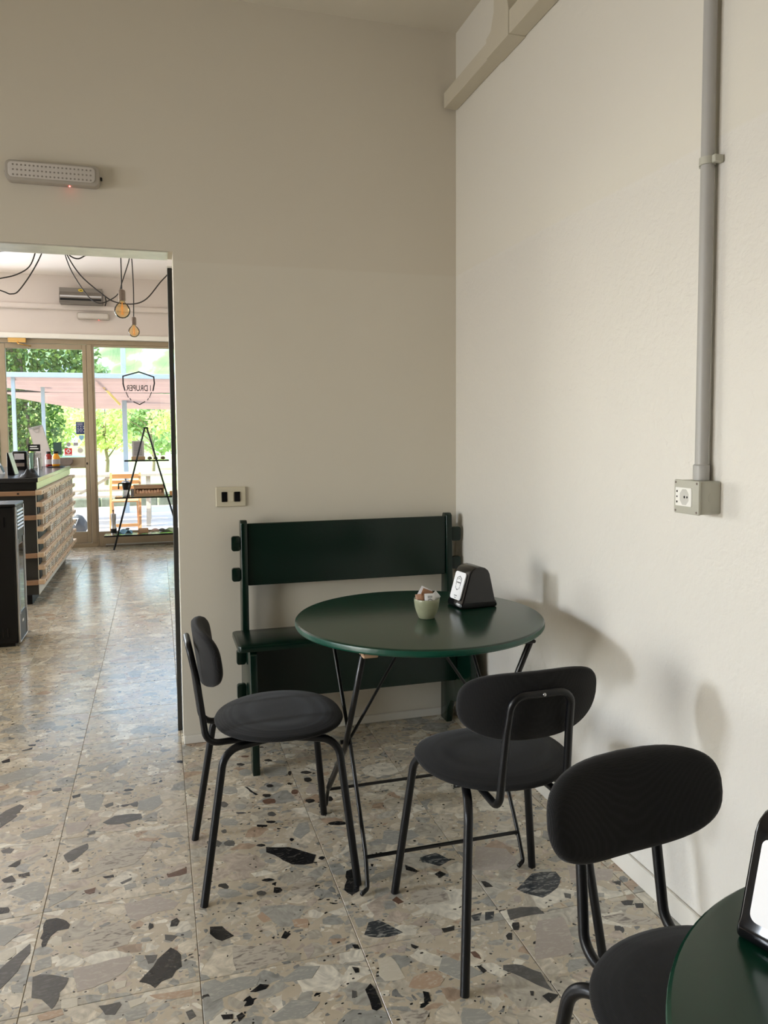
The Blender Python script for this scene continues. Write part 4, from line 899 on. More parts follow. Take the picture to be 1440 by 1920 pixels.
sachet('reddish brown sachet wedged between the left one and the white print', 'sachet_brown', (.783, 2.244, .7207+.060), .1, .1, .9, .026, .044)

# ================================================================ FAR ROOM
# ---- bar counter
co = empty('bar_counter', (-1.7, 7.48, 0), 0, 'grey bar counter with dark worktop and rows of wooden slats on its long side', 'counter')
CX, CY0, CY1 = -.894, 6.357, 8.62
def P_(b, name, m_, kind=None, label=None): o = b.build(name, m_, co, kind=kind, label=label); o.location = (1.7, -7.48, 0); return o
P_(MB().box(-2.7, CX-.004, CY0, CY1, .075, .885), 'end_panel', M['counter_side'], label='dark grey end of the body')
P_(MB().box(CX-.004, CX, CY0, CY1, .075, .885), 'front_panel', M['counter_front'], label='white front sheet')
P_(MB().box(-2.7, CX-.055, CY0+.02, CY1-.02, .0, .075), 'plinth', M['black_matte'])
P_(MB().box(-2.7, CX+.018, CY0-.02, CY1+.05, .940, .975, bev=.003), 'worktop', M['worktop'])
P_(MB().box(-2.7, CX+.006, CY0-.012, CY1+.03, .885, .940, bev=.002), 'top_band', M['black_matte'])
P_(MB().box(CX+.006, CX+.010, CY0-.012, CY1+.03, .886, .972), 'green_reflection', M['green_reflection_cloth'], label='painted strip of pale green reflected light')  # green light reflected on the slab side, drawn as a thin coloured strip
zs = [.862, .770, .676, .583, .487, .385, .287, .178]
for i, z in enumerate(zs):
    yy0 = CY0-.045 if i in (0, 2, 5, 7) else CY0-.03
    b = MB(); b.box(CX+.0005, CX+.046, yy0, 8.76, z-.017, z+.017, bev=.003)
    P_(b, 'slat', M['wood'])
    for k in range(7): P_(MB().box(CX+.0455, CX+.0475, CY0+.04+k*.36, CY0+.055+k*.36, z-.006, z+.006), 'screw', M['black_matte'])
for i in (0, 2, 5, 7):
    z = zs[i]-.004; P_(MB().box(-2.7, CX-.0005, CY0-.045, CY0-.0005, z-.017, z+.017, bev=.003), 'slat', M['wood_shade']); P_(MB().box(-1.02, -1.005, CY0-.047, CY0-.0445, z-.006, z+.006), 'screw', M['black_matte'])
# packets filed between the slats, with rows of printed letters
random.seed(11)
for i in range(7):
    z0, z1 = zs[i+1]+.018, zs[i]-.018
    ys = CY0+.16+random.choice((0, .1, .34, .2)); b = MB(); q = MB(); y = ys
    P_(MB().box(CX+.0005, CX+.006, CY0+.02, ys-.01, z0, z1), 'gap_shade', M['black_matte'])  # black sheet standing in for the shade in the empty slat gap
    while y < 8.6:
        w_ = random.uniform(.045, .075); d_ = random.uniform(.020, .036); b.box(CX+.001, CX+d_, y, y+w_-.006, z0, z1-random.uniform(0, .006), bev=.0015)
        if random.random() < .8:
            for r in range(random.choice((2, 3))):
                zz = z0+.010+r*.016; q.box(CX+d_-.0005, CX+d_+.0012, y+.012, y+w_-.02-random.uniform(0, .015), zz, zz+.009)
        y += w_
    P_(b, 'packet_row', M['packet'], kind='stuff'); P_(q, 'packet_print', M['print'], kind='stuff')
# ---- pellet stove
st = empty('pellet_stove', (-1.10, 5.26, 0), 0, 'slim black pellet stove with a chrome-edged glass front at the left edge', 'stove')
def S_(b, name, m_, label=None, auto=None): o = b.build(name, m_, st, label=label, auto=auto); o.location = (1.10, -5.26, 0); return o
SX = -.838
S_(MB().box(-1.42, SX-.012, 5.115, 5.405, .02, .862, bev=.004), 'body', M['black_matte'])
S_(MB().box(-1.43, SX, 5.108, 5.412, .862, .880, bev=.004), 'top_plate', M['black_metal'])
for k in range(9): S_(MB().box(-1.10+k*.022, -1.092+k*.022, 5.15, 5.36, .8795, .8812), 'top_slot', M['dark_steel'])
S_(MB().box(-1.40, SX-.03, 5.125, 5.395, 0, .02), 'foot', M['black_matte'])
S_(MB().box(SX-.0118, SX-.004, 5.125, 5.395, .03, .860, bev=.002), 'front_door', M['counter_side'])
for y in (5.118, 5.392): S_(MB().box(SX-.010, SX+.002, y, y+.012, .022, .860, bev=.002), 'chrome_trim', M['steel'])
S_(MB().box(SX-.010, SX+.002, 5.13, 5.392, .022, .030), 'chrome_trim', M['steel'])
S_(MB().box(SX-.0042, SX-.001, 5.165, 5.350, .20, .625, bev=.004), 'glass_pane', M['glass_dark'])
for a_ in ((5.155, 5.165), (5.350, 5.360)): S_(MB().box(SX-.0042, SX+.002, a_[0], a_[1], .19, .66, bev=.001), 'chrome_trim', M['steel'])
for k in range(6): S_(MB().box(SX-.006, SX+.004, 5.15, 5.365, .715+k*.022, .727+k*.022, bev=.002), 'louvre', M['steel'])
S_(MB().box(SX-.0042, SX-.002, 5.24, 5.285, .125, .14), 'maker_plate', M['paper'])
for k in range(5):
    S_(MB().box(-1.02+k*.028, -1.012+k*.028, 5.112, 5.1152, .74, .80), 'vent_slot', M['black_plastic']); S_(MB().box(-1.02+k*.028, -1.012+k*.028, 5.112, 5.1152, .06, .12), 'vent_slot', M['black_plastic'])
# ---- heater over the far glazing
he = empty('wall_heater', (-.775, YF, 2.845), 0, 'long grey steel air heater with a yellow badge high on the far wall', 'heater')
b = MB(); b.prism([(-.0, -.085), (-.17, -.085), (-.185, -.06), (-.185, .0), (-.15, .04), (-.15, .085), (0, .085)], -.225, .225, 'x', bev=.003); b.build('casing', mat('grey_brown_steel', (.22, .20, .18), .4, metal=.4, var=.1), he)
MB().box(-.215, .215, -.188, -.184, -.058, -.035).build('outlet_grille', M['black_matte'], he)
MB().box(-.215, .215, -.188, -.184, -.02, -.004).build('bright_strip', M['steel'], he)
b = MB(); b.prism([(.028*math.cos(a), .060+.015*math.sin(a)) for a in [k*PI/8 for k in range(16)]], -.153, -.149, 'y'); b.build('badge', mat('yellow_badge', (.8, .6, .03), .4), he, label='yellow oval badge')
MB().box(-.014, .014, -.1545, -.1525, .056, .064).build('badge_print', M['print'], he)
MB().tube(fillet([(.22, -.10, .02), (.25, -.10, .03), (.26, -.09, -.05), (.24, -.02, -.09)], .02), .006).build('cable', M['cord'], he, smooth=True)
# ---- pendant lamps with fabric cords
def pendant(label, bp, scale, path, r=.0035):
    t = empty('pendant_lamp', bp, 0, label, 'pendant lamp', 'filament bulb pendants')
    def T(b, name, m_, label=None, sm=True): return b.build(name, m_, t, smooth=sm, label=label)
    s = scale
    b = MB(); b.lathe([(0, -.0475), (.018, -.044), (.034, -.034), (.0445, -.017), (.0475, 0), (.0445, .017), (.034, .035), (.020, .047), (.014, .056), (.013, .062)], n=28); b.xf(Matrix.Scale(s, 4)); T(b, 'bulb', M['amber'], 'amber glass globe bulb')
    b = MB()
    for k in range(6):
        a = k*PI/3; b.tube([(.006*math.cos(a), .006*math.sin(a), .03), (.016*math.cos(a), .016*math.sin(a), -.004), (.006*math.cos(a+.5), .006*math.sin(a+.5), -.028)], .0009, 5)
    b.tube([(0, 0, .05), (0, 0, -.02)], .003, 6); b.xf(Matrix.Scale(s, 4)); T(b, 'filament', M['filament'])
    b = MB(); b.lathe([(.0, .058), (.020, .058), (.021, .062), (.021, .112), (.018, .122), (.006, .128), (0, .128)], n=20); b.xf(Matrix.Scale(s, 4)); o = T(b, 'bulb_holder', M['dark_steel']); auto_smooth(o, 40)
    P = [Vector(p)-Vector(bp) for p in path]
    MB().tube(P, r, 6).build('cord', M['cord'], t, smooth=True)
    return t
zc2 = 3.09
def smooth_path(P, n=5):
    P = [Vector(p) for p in P]; out = []
    for i in range(len(P)-1):
        p0 = P[max(i-1, 0)]; p1 = P[i]; p2 = P[i+1]; p3 = P[min(i+2, len(P)-1)]
        for k in range(n):
            t = k/n; out.append(.5*((2*p1)+(-p0+p2)*t+(2*p0-5*p1+4*p2-p3)*t*t+(-p0+3*p1-3*p2+p3)*t**3))
    return out+[P[-1]]
b1 = Vector((-.184, 5.0, 2.052))
pendant('large amber globe pendant bulb hanging nearest the doorway', b1, 1.0, [b1+Vector((0, 0, .126)), (-.185, 5.0, 2.6), (-.186, 5.0, zc2)])
b2 = Vector((-.155, 6.5, 2.115))
pendant('smaller amber pendant bulb hanging lower and further back', b2, .92, smooth_path([b2+Vector((0, 0, .117)), (-.151, 6.5, 2.458), (-.158, 6.5, 2.687), (-.170, 6.5, 2.705), (-.187, 6.5, 2.644), (-.235, 6.5, 2.50), (-.265, 6.5, 2.411), (-.334, 6.5, 2.354), (-.414, 6.5, 2.33), (-.491, 6.5, 2.381), (-.602, 6.5, 2.56), (-.655, 6.5, 2.719), (-.688, 6.5, 2.879), (-.74, 6.5, zc2)]), .0042)
def cord(label, P, r=.0042): return tag(MB().tube(smooth_path(P), r, 6).build('lamp_cord', M['cord'], smooth=True), label, 'cord')
cord('black lamp cord swagged wide across the doorway behind the large bulb', [(-.62, 5.5, zc2), (-.576, 5.5, 2.636), (-.547, 5.5, 2.501), (-.461, 5.5, 2.351), (-.332, 5.5, 2.236), (-.249, 5.5, 2.183), (-.131, 5.5, 2.174), (-.044, 5.5, 2.213), (.045, 5.5, 2.324), (.109, 5.5, 2.398), (.207, 5.5, 2.546), (.42, 5.5, zc2)])
cord('upper black lamp cord looping out at the left edge of the doorway', [(-1.7, 5.5, zc2), (-1.3, 5.5, 2.45), (-1.066, 5.5, 2.27), (-.941, 5.5, 2.303), (-.847, 5.5, 2.331), (-.766, 5.5, 2.387), (-.724, 5.5, 2.491), (-.705, 5.5, 2.594), (-.66, 5.5, zc2)])
cord('lowest hanging loop of black lamp cord at the left edge of the doorway', [(-1.4, 5.5, zc2), (-1.10, 5.5, 2.5), (-1.004, 5.5, 2.273), (-.913, 5.5, 2.217), (-.876, 5.5, 2.208), (-.834, 5.5, 2.23), (-.751, 5.5, 2.353), (-.683, 5.5, 2.493), (-.653, 5.5, 2.631), (-.60, 5.5, zc2)])
cord('short end of black lamp cord in the top left corner of the doorway', [(-1.5, 5.0, zc2), (-1.15, 5.0, 2.45), (-.963, 5.0, 2.355), (-.85, 5.0, 2.368), (-.77, 5.0, 2.391), (-.676, 5.0, 2.474), (-.52, 5.0, zc2)])
cord('small shallow loop of black lamp cord under the middle of the lintel', [(-.56, 5.0, zc2), (-.507, 5.0, 2.485), (-.483, 5.0, 2.384), (-.46, 5.0, 2.357), (-.425, 5.0, 2.349), (-.392, 5.0, 2.367), (-.37, 5.0, 2.39), (-.346, 5.0, 2.495), (-.30, 5.0, zc2)])

# ---- A-frame shelf at the far window
LY = 9.20
la = empty('ladder_shelf', (-.12, LY, 0), 0, 'black A-frame ladder shelf with three dark glass shelves by the far window', 'shelf')
def L_(b, name, m_, auto=None): o = b.build(name, m_, la, auto=auto); o.location = (.12, -LY, 0); return o
for y in (LY-.10, LY+.10):
    for s in (-1, 1):
        xa, xb = -.12+s*.012, -.12+s*.375
        L_(MB().tube([(xa, LY+(y-LY)*.6, 1.372), (xb, y, .002)], .0095, 8), 'upright', M['black_metal'])
L_(MB().box(-.145, -.095, LY-.07, LY+.07, 1.362, 1.380, bev=.002), 'top_cap', M['black_metal'])
for z, x0, x1 in ((1.003, -.358, .125), (.588, -.468, .235), (.160, -.595, .355)):
    L_(MB().box(x0, x1, LY-.11, LY+.11, z-.006, z+.006, bev=.001), 'glass_shelf', M['shelf_glass']); L_(MB().box(x0, x1, LY-.1145, LY-.1105, z-.009, z+.007), 'shelf_edge', M['black_metal'])
z1, z2, z3 = 1.0095, .5945, .1665
cs = empty('menu_stand', (-.20, LY, z1), 0, 'grey printed card in a brown wooden block on the top ladder shelf', 'card stand')
MB().box(-.085, .065, -.03, .03, 0, .037, bev=.002).build('base', M['tan'], cs)
MB().box(-.075, .055, -.003, .003, .037, .215).build('card', M['print_grey'], cs); b = MB()
for k in range(9): b.box(-.055, .030, -.0042, -.003, .055+k*.017, .060+k*.017)
b.build('print_lines', M['print'], cs)
def cone(label, loc, s, m_='shell'):
    random.seed(int(loc[0]*1000)); V = []; F = []
    b = MB(); b.lathe([(0, 0), (.018*s, .004*s), (.025*s, .013*s), (.019*s, .026*s), (.008*s, .036*s), (0, .038*s)], n=12)
    for i in range(5):
        for k in range(8):
            a = 2*PI*(k+.5*(i % 2))/8; rr = (.026-.0035*abs(i-1.2))*s; z = (.006+.006*i)*s
            b.box(rr*math.cos(a)-.004*s, rr*math.cos(a)+.004*s, rr*math.sin(a)-.004*s, rr*math.sin(a)+.004*s, z, z+.004*s)
    o = b.build('pine_cone', M[m_]); o.location = loc; return tag(o, label, 'pine cone', 'pine cones on the ladder shelf')
cone('pine cone beside the wooden card block on the top ladder shelf', (-.085, LY, z1), 1.0)
cone('pine cone on the top ladder shelf just left of the right upright', (-.018, LY+.02, z1), .85)
cone('pine cone with a twig at the right end of the top ladder shelf', (.060, LY, z1), 1.0)
tw = MB().tube(smooth_path([(.035, LY, z1), (.040, LY, z1+.05), (.045, LY, z1+.105)]), .0025, 5); tw.tube([(.042, LY, z1+.06), (.060, LY, z1+.10)], .0018, 5); tw.tube([(.041, LY, z1+.07), (.026, LY, z1+.10)], .0018, 5)
tag(tw.build('twig', M['bark']), 'thin forked twig upright on the top ladder shelf', 'twig')
# moka pot
mk = empty('moka_pot', (-.352, LY, z2), 0, 'stovetop moka coffee pot with black upper half on the middle ladder shelf', 'coffee pot')
b = MB(); b.lathe([(0, 0), (.040, 0), (.042, .01), (.034, .065), (.032, .075)], n=8); b.build('boiler', M['steel'], mk)
b = MB(); b.lathe([(.030, .075), (.034, .082), (.046, .155), (.047, .16), (0, .16)], n=8); b.build('upper_pot', M['black_metal'], mk, label='black faceted upper half')
b = MB(); b.lathe([(.047, .160), (.040, .170), (.012, .182), (0, .183)], n=8); b.build('lid', M['steel'], mk)
b = MB(); b.lathe([(.005, .182), (.007, .20), (0, .205)], n=8); b.build('knob', M['black_metal'], mk)
MB().tube(fillet([(-.038, 0, .150), (-.078, 0, .150), (-.080, 0, .085)], .012), .0075, 8).build('handle', M['black_metal'], mk)
b = MB(); b.prism([(.040, .13), (.064, .156), (.040, .158)], -.012, .012, 'y'); b.build('spout', M['black_metal'], mk)
# gift crate
gc = empty('wooden_crate', (-.10, LY, z2), 0, 'tan box with a window showing peach contents on the middle ladder shelf', 'crate')
b = MB(); b.box(-.165, -.150, -.05, .05, 0, .118); b.box(.150, .165, -.05, .05, 0, .118); b.box(-.150, .150, -.05, -.042, 0, .035); b.box(-.150, .150, -.05, -.042, .088, .118); b.box(-.150, .150, .042, .05, 0, .118); b.box(-.150, .150, -.042, .042, 0, .008)
b.build('box_body', M['tan'], gc); MB().box(-.172, .172, -.055, .055, .118, .130, bev=.002).build('lid', M['tan'], gc)
b = MB()
random.seed(2)
for k in range(9): x = -.13+k*.032; b.lathe([(0, .0), (.018, .01), (.020, .03), (.012, .055), (0, .06)], c=(x, random.uniform(-.02, -.015), .01+random.uniform(0, .012)), n=8)
b.build('contents', M['peach'], gc, smooth=True, kind='stuff')
b = MB().lathe([(0, 0), (.034, 0), (.034, .06), (0, .06)], n=16); o = b.build('tea_tin', M['tan'], auto=40); o.location = (.20, LY, z2); tag(o, 'tan round tin at the right end of the middle ladder shelf', 'tin')
o = MB().box(-.02, .02, -.03, .03, 0, .05, bev=.003).build('small_box', M['orange_wood']); o.location = (.145, LY, z2); tag(o, 'small orange box beside the tan tin on the middle ladder shelf', 'box')
o = MB().box(-.018, .018, -.02, .02, 0, .085, bev=.004).build('spice_jar', M['print_grey']); o.location = (-.285, LY+.02, z2); tag(o, 'grey jar behind the left upright next to the moka pot', 'jar')
# lowest shelf
gr = empty('coffee_grinder', (-.497, LY, z3), 0, 'tall steel hand coffee grinder at the left end of the lowest ladder shelf', 'grinder')
b = MB(); b.lathe([(0, 0), (.026, 0), (.026, .05), (.022, .055), (.020, .11), (.024, .116), (.024, .165), (0, .168)], n=20); b.build('body', M['steel'], gr, auto=40)
MB().lathe([(.0265, .012), (.0272, .014), (.0272, .045), (.0265, .048)], n=20).build('grip_band', M['black_matte'], gr)
b = MB(); b.tube([(0, 0, .168), (0, 0, .182)], .004, 8); b.lathe([(0, .182), (.008, .186), (.006, .196), (0, .198)], n=10); b.build('knob', M['black_metal'], gr, smooth=True); gr.scale = (1.25, 1.25, 1.42)
def grid_cloth(name, x0, x1, y0, y1, z, amp, m_, label, cat, seed=0):
    n = 14; V = []; F = []; random.seed(seed)
    for i in range(n):
        for j in range(n):
            u, v = i/(n-1), j/(n-1); V.append((x0+(x1-x0)*u, y0+(y1-y0)*v, z+.002+amp*(.5+.5*math.sin(9*u+5*v+seed))*(.4+.6*math.sin(PI*u))))
    F = [(i*n+j, (i+1)*n+j, (i+1)*n+j+1, i*n+j+1) for i in range(n-1) for j in range(n-1)]
    o = mesh_obj(name, V, F, M[m_], smooth=True); md = o.modifiers.new('thick', 'SOLIDIFY'); md.thickness = .003; return tag(o, label, cat)
grid_cloth('folded_cloth', -.45, -.295, LY-.06, LY+.06, z3+.0005, .060, 'blue', 'folded blue cloth on the lowest ladder shelf behind the left upright', 'cloth', 1)
grid_cloth('folded_cloth', .0, .25, LY-.06, LY+.07, z3+.0005, .048, 'green_reflection_cloth', 'pale green cloth spread at the right of the lowest ladder shelf', 'cloth', 5)
b = MB().box(-.055, .055, -.03, .03, 0, .060, bev=.010, seg=3); o = b.build('soap_bar', M['tan'], auto=60); o.location = (-.175, LY, z3); tag(o, 'tan rectangular bar in the middle of the lowest ladder shelf', 'soap')
def pebble(label, loc, s, m_):
    b = MB(); b.lathe([(0, 0), (.7*s, .06*s), (s, .45*s), (.85*s, .85*s), (.4*s, 1.1*s), (0, 1.15*s)], n=14); b.xf(Matrix.Diagonal((1.15, .9, 1, 1))); o = b.build('pebble', M[m_], smooth=True); o.location = loc; return tag(o, label, 'pebble', 'pebbles on the ladder shelf')
pebble('pinkish pebble on the pale green cloth on the lowest ladder shelf', (-.045, LY-.05, z3+.020), .034, 'pebble'); pebble('grey pebble right of the pink one on the lowest ladder shelf', (.030, LY-.05, z3+.022), .030, 'stone'); pebble('small grey pebble on top of the blue cloth', (-.345, LY-.03, z3+.050), .020, 'stone')
# ---- things on the counter
WT = .9752
cb = empty('clipboard_menu', (-1.16, 8.57, WT), 0, 'tall pale clipboard leaning to the left on the bar counter behind the sauce bottles', 'clipboard')
Mc = Matrix.Rotation(math.radians(-12), 4, 'Y') @ Matrix.Rotation(math.radians(-8), 4, 'X')
b = MB(); b.prism(rrect(-.07, .07, .002, .425, .012), -.002, .002, 'y'); b.xf(Matrix.Translation((.065, .05, 0)) @ Matrix.Rotation(math.radians(-14), 4, 'Y')); b.build('board', M['print_grey'], cb)
b = MB(); b.box(-.064, .064, -.0032, -.0022, .012, .405); b.xf(Matrix.Translation((.065, .05, 0)) @ Matrix.Rotation(math.radians(-14), 4, 'Y')); b.build('menu_sheet', mat('menu_sheet', (.60, .56, .55), .6), cb)
b = MB(); b.box(-.035, .035, -.008, -.003, .395, .422, bev=.002); b.tube(fillet([(-.03, -.008, .40), (-.012, -.012, .36), (.012, -.012, .36), (.03, -.008, .40)], .01), .0025, 6); b.xf(Matrix.Translation((.065, .05, 0)) @ Matrix.Rotation(math.radians(-14), 4, 'Y')); b.build('metal_clip', M['steel'], cb)
def bottle(label, name, loc, r, h, m_, jar=False):
    t = empty(name, loc, 0, label, 'bottle' if not jar else 'jar')
    b = MB()
    if jar: b.lathe([(0, .001), (r*.85, .001), (r, .02), (r, h*.62), (r*.6, h*.8), (r*.55, h*.88), (0, h*.88)], n=20)
    else: b.lathe([(0, .001), (r*.95, .001), (r, .01), (r, h*.66), (r*.85, h*.78), (r*.62, h*.84), (r*.6, h*.88), (0, h*.88)], n=20)
    b.build('glass_body', M[m_], t, smooth=True)
    b = MB(); b.lathe([(0, h*.86), (r*.68, h*.86), (r*.68, h), (0, h)], n=20); b.build('cap', M['black_matte'], t, auto=40, label='black cap')
    b = MB(); b.lathe([(r*1.01, h*.16), (r*1.015, h*.18), (r*1.015, h*.46), (r*1.01, h*.48)], n=20); b.build('label', M['print_grey'], t)
bottle('dark red sauce bottle with black cap on the bar counter', 'sauce_bottle', (-1.066, 8.5, WT), .034, .155, 'sauce_red')
bottle('orange-yellow sauce jar with black cap at the counter edge', 'sauce_jar', (-.978, 8.34, WT+.0085), .038, .150, 'sauce_yellow', True)
o = MB().box(-1.05, -.905, 8.24, 8.42, WT, WT+.008, bev=.002).build('serving_tray', M['black_matte']); tag(o, 'small flat black tray under the yellow sauce jar', 'tray')
bc = empty('price_card', (-1.155, 8.2, WT), 0, 'small black card with white lettering on a stand before the clipboard', 'card stand')
MB().box(-.055, .055, -.004, 0, .165, .232).build('black_card', M['black_matte'], bc)
b = MB()
for k in range(2): b.box(-.038, .038-.012*k, -.0055, -.004, .185+k*.022, .195+k*.022)
b.build('white_print', M['paper'], bc); b = MB(); b.box(-.045, .06, -.003, 0, .02, .150); b.box(-.05, .065, -.03, .03, 0, .012); b.box(-.003, .003, -.003, .0, .012, .17); b.build('stand', mat('speckled_card', (.35, .34, .33), .5, var=.9, scale=60), bc)
dp = empty('napkin_dispenser', (-1.243, 7.95, WT), 0, 'black napkin dispenser with a pale panel on the bar counter', 'napkin dispenser')
b = MB(); b.prism(rrect(-.062, .062, 0, .172, .012), -.05, .05, 'y', bev=.003); b.build('housing', M['black_plastic'], dp, auto=40); MB().box(-.045, .040, -.0525, -.0495, .095, .150).build('pale_panel', M['print_grey'], dp); MB().box(-.045, .040, -.0525, -.0495, .03, .062).build('lower_panel', M['dark_steel'], dp)
b = MB().lathe([(0, 0), (.017, 0), (.022, .105), (.0205, .105), (.016, .004), (0, .004)], n=18); o = b.build('steel_tumbler', M['steel'], auto=40); o.location = (-1.085, 8.02, WT); tag(o, 'slim steel tumbler standing beside the price card', 'cup')
b = MB().lathe([(0, 0), (.020, 0), (.024, .16), (.0225, .16), (.018, .004), (0, .004)], n=18); o = b.build('drinking_glass', M['shelf_glass'], auto=40); o.location = (-1.125, 7.78, WT); tag(o, 'tall clear drinking glass right of the black dispenser', 'glass')
tb = empty('tablet_stand', (-1.165, 6.93, WT), 0, 'black tablet seen edge-on leaning on the counter at the left', 'tablet')
b = MB(); b.prism([(-.005, 0), (.050, 0), (.043, .012), (.004, .182), (-.006, .182)], -.09, .09, 'y', bev=.002); b.build('case', M['black_plastic'], tb); b = MB(); b.prism([(.0505, .004), (.052, .004), (.0055, .180), (.004, .180)], -.085, .085, 'y'); b.build('screen_edge', M['steel'], tb)
# black cloth heap
n = 22; V = []; F = []
for i in range(n):
    for j in range(n):
        u, v = i/(n-1)*2-1, j/(n-1)*2-1; rr = min(1, math.hypot(u, v)*.96); q = mnoise.noise(Vector((u*2.2+3, v*2.2, 1.3)))
        V.append((u*.066, v*.085, .001+max(0, (1-rr**2.2))*(.055+.038*q)))
F = [(i*n+j, (i+1)*n+j, (i+1)*n+j+1, i*n+j+1) for i in range(n-1) for j in range(n-1)]
o = mesh_obj('folded_cloth', V, F, M['black_matte'], smooth=True); o.location = (-.948, 6.45, WT); tag(o, 'crumpled black cloth heap on the near corner of the bar counter', 'cloth')
cd2 = empty('card_holder', (-1.275, 7.15, WT), 0, 'small white card tilted in a holder at the left picture edge on the counter', 'card stand')
b = MB(); b.prism([(-.03, 0), (.028, 0), (.026, .004), (-.008, .088), (-.014, .088)], -.05, .05, 'y'); b.build('card', M['paper'], cd2); b = MB(); b.prism([(.0275, .012), (.0285, .012), (.004, .07), (.003, .07)], -.035, .035, 'y'); b.build('print_patch', M['dark_green_sticker'], cd2)

# ================================================================ OUTDOORS
b = MB(); b.box(-9, 7, YF+.15, 14.7, -.2, -.005); struct(b.build('patio', M['patio']))
b = MB(); n = 10
for i in range(16): b.box(-9+i, -8.02+i, 14.7, 15.0, -.1, .17+.05*math.sin(i*2.3), bev=.02)
tag(b.build('kerb_wall', M['kerb']), kind='structure')
# meadow and slope behind
def terr(x, y):
    t = max(0, min(1, (y-58)/60)); return -.05+18*t**1.1+mnoise.noise(Vector((x*.06, y*.06, 0)))*max(0, min(40, y-45))*.12
n = 60; V = []; F = []
for i in range(n):
    for j in range(n):
        x = -80+160*i/(n-1); y = 15+115*(j/(n-1))**1.5
        z = terr(x, y)
        V.append((x, y, z))
F = [(i*n+j, (i+1)*n+j, (i+1)*n+j+1, i*n+j+1) for i in range(n-1) for j in range(n-1)]
m, N, L, B = nt('hillside'); g = N.new('ShaderNodeNewGeometry'); sx = N.new('ShaderNodeSeparateXYZ'); L.new(g.outputs['Position'], sx.inputs[0])
n1 = N.new('ShaderNodeTexNoise'); n1.inputs['Scale'].default_value = .22; n1.inputs['Detail'].default_value = 8; L.new(g.outputs['Position'], n1.inputs['Vector'])
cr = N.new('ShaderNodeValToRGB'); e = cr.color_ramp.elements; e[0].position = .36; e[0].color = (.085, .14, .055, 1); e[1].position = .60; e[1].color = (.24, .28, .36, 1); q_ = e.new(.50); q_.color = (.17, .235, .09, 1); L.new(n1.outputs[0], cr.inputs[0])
n2 = N.new('ShaderNodeTexNoise'); n2.inputs['Scale'].default_value = 1.2; n2.inputs['Detail'].default_value = 5; L.new(g.outputs['Position'], n2.inputs['Vector'])
c2 = N.new('ShaderNodeMix'); c2.data_type = 'RGBA'; c2.inputs[6].default_value = (.42, .50, .12, 1); c2.inputs[7].default_value = (.62, .66, .28, 1); L.new(n2.outputs[0], c2.inputs[0])
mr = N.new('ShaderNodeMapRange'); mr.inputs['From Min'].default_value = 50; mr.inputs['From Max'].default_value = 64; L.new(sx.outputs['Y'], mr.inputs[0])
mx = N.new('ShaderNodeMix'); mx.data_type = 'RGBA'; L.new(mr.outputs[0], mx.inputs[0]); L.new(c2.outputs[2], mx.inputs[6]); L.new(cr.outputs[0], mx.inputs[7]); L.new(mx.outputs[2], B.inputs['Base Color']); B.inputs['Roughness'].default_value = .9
struct(mesh_obj('hillside', V, F, m, smooth=True))
# pergola steelwork
pg = empty('pergola', (-.5, 12.9, 0), 0, 'blue-grey steel pergola frame on the terrace outside the glass front', 'pergola')
def G_(b, name, m_, smooth=False): o = b.build(name, m_, pg, smooth=smooth); o.location = (.5, -12.9, 0); return o
G_(MB().box(-3.4, 2.6, 12.2, 12.27, 2.135, 2.205, bev=.004), 'beam', M['grey_paint'])
G_(MB().box(-3.4, 2.6, 14.55, 14.62, 2.135, 2.205, bev=.004), 'beam', M['grey_paint'])
for x, y, w_, h_ in ((-1.985, 12.3, .05, 2.135), (-.505, 13.5, .075, 3.3), (2.3, 12.25, .05, 2.135), (2.3, 14.58, .05, 2.135), (-1.63, 12.6, .05, 2.135)):
    G_(MB().box(x-w_/2, x+w_/2, y-w_/2, y+w_/2, -.005, h_, bev=.003), 'post', M['grey_paint'])
G_(MB().tube([(-.905, 12.3, 2.19), (-.56, 13.1, 1.78)], .018, 8), 'brace_rod', M['brass'])
for y in (12.98,): G_(MB().box(-3.0, 2.4, y-.015, y+.015, 1.955, 1.985), 'cross_rail', M['cord'])
def awning(label, x0, x1, y0, z0, y1, z1, sag, ph, lefts):
    nx, ny = 60, 16; V = []; F = []
    for i in range(nx):
        for j in range(ny):
            u, v = i/(nx-1), j/(ny-1); x = x0+(x1-x0)*u
            e = max(0, 1-u*(x1-x0)/lefts)          # pulled up towards its left corner
            z = z0+(z1-z0)*v*(1-e*.9)-sag*math.sin(PI*v)*(1-.6*e)*(.8+.3*math.sin(5*u+ph))+.020*math.sin(24*v+2.6*math.sin(3*u+ph))
            V.append((x, y0+(y1-y0)*v, z))
    F = [(i*ny+j, (i+1)*ny+j, (i+1)*ny+j+1, i*ny+j+1) for i in range(nx-1) for j in range(ny-1)]
    return tag(mesh_obj('awning_cloth', V, F, M['pink_cloth'], smooth=True), label, 'awning', 'pink awning cloths')
m, N, L, B = nt('pink_awning'); B.inputs['Base Color'].default_value = (.38, .23, .19, 1); B.inputs['Roughness'].default_value = .85
nn = N.new('ShaderNodeTexNoise'); nn.inputs['Scale'].default_value = 3; g = N.new('ShaderNodeNewGeometry'); L.new(g.outputs['Position'], nn.inputs['Vector']); cc = N.new('ShaderNodeMix'); cc.data_type = 'RGBA'; cc.inputs[6].default_value = (.345, .21, .175, 1); cc.inputs[7].default_value = (.42, .265, .21, 1); L.new(nn.outputs[0], cc.inputs[0]); L.new(cc.outputs[2], B.inputs['Base Color'])
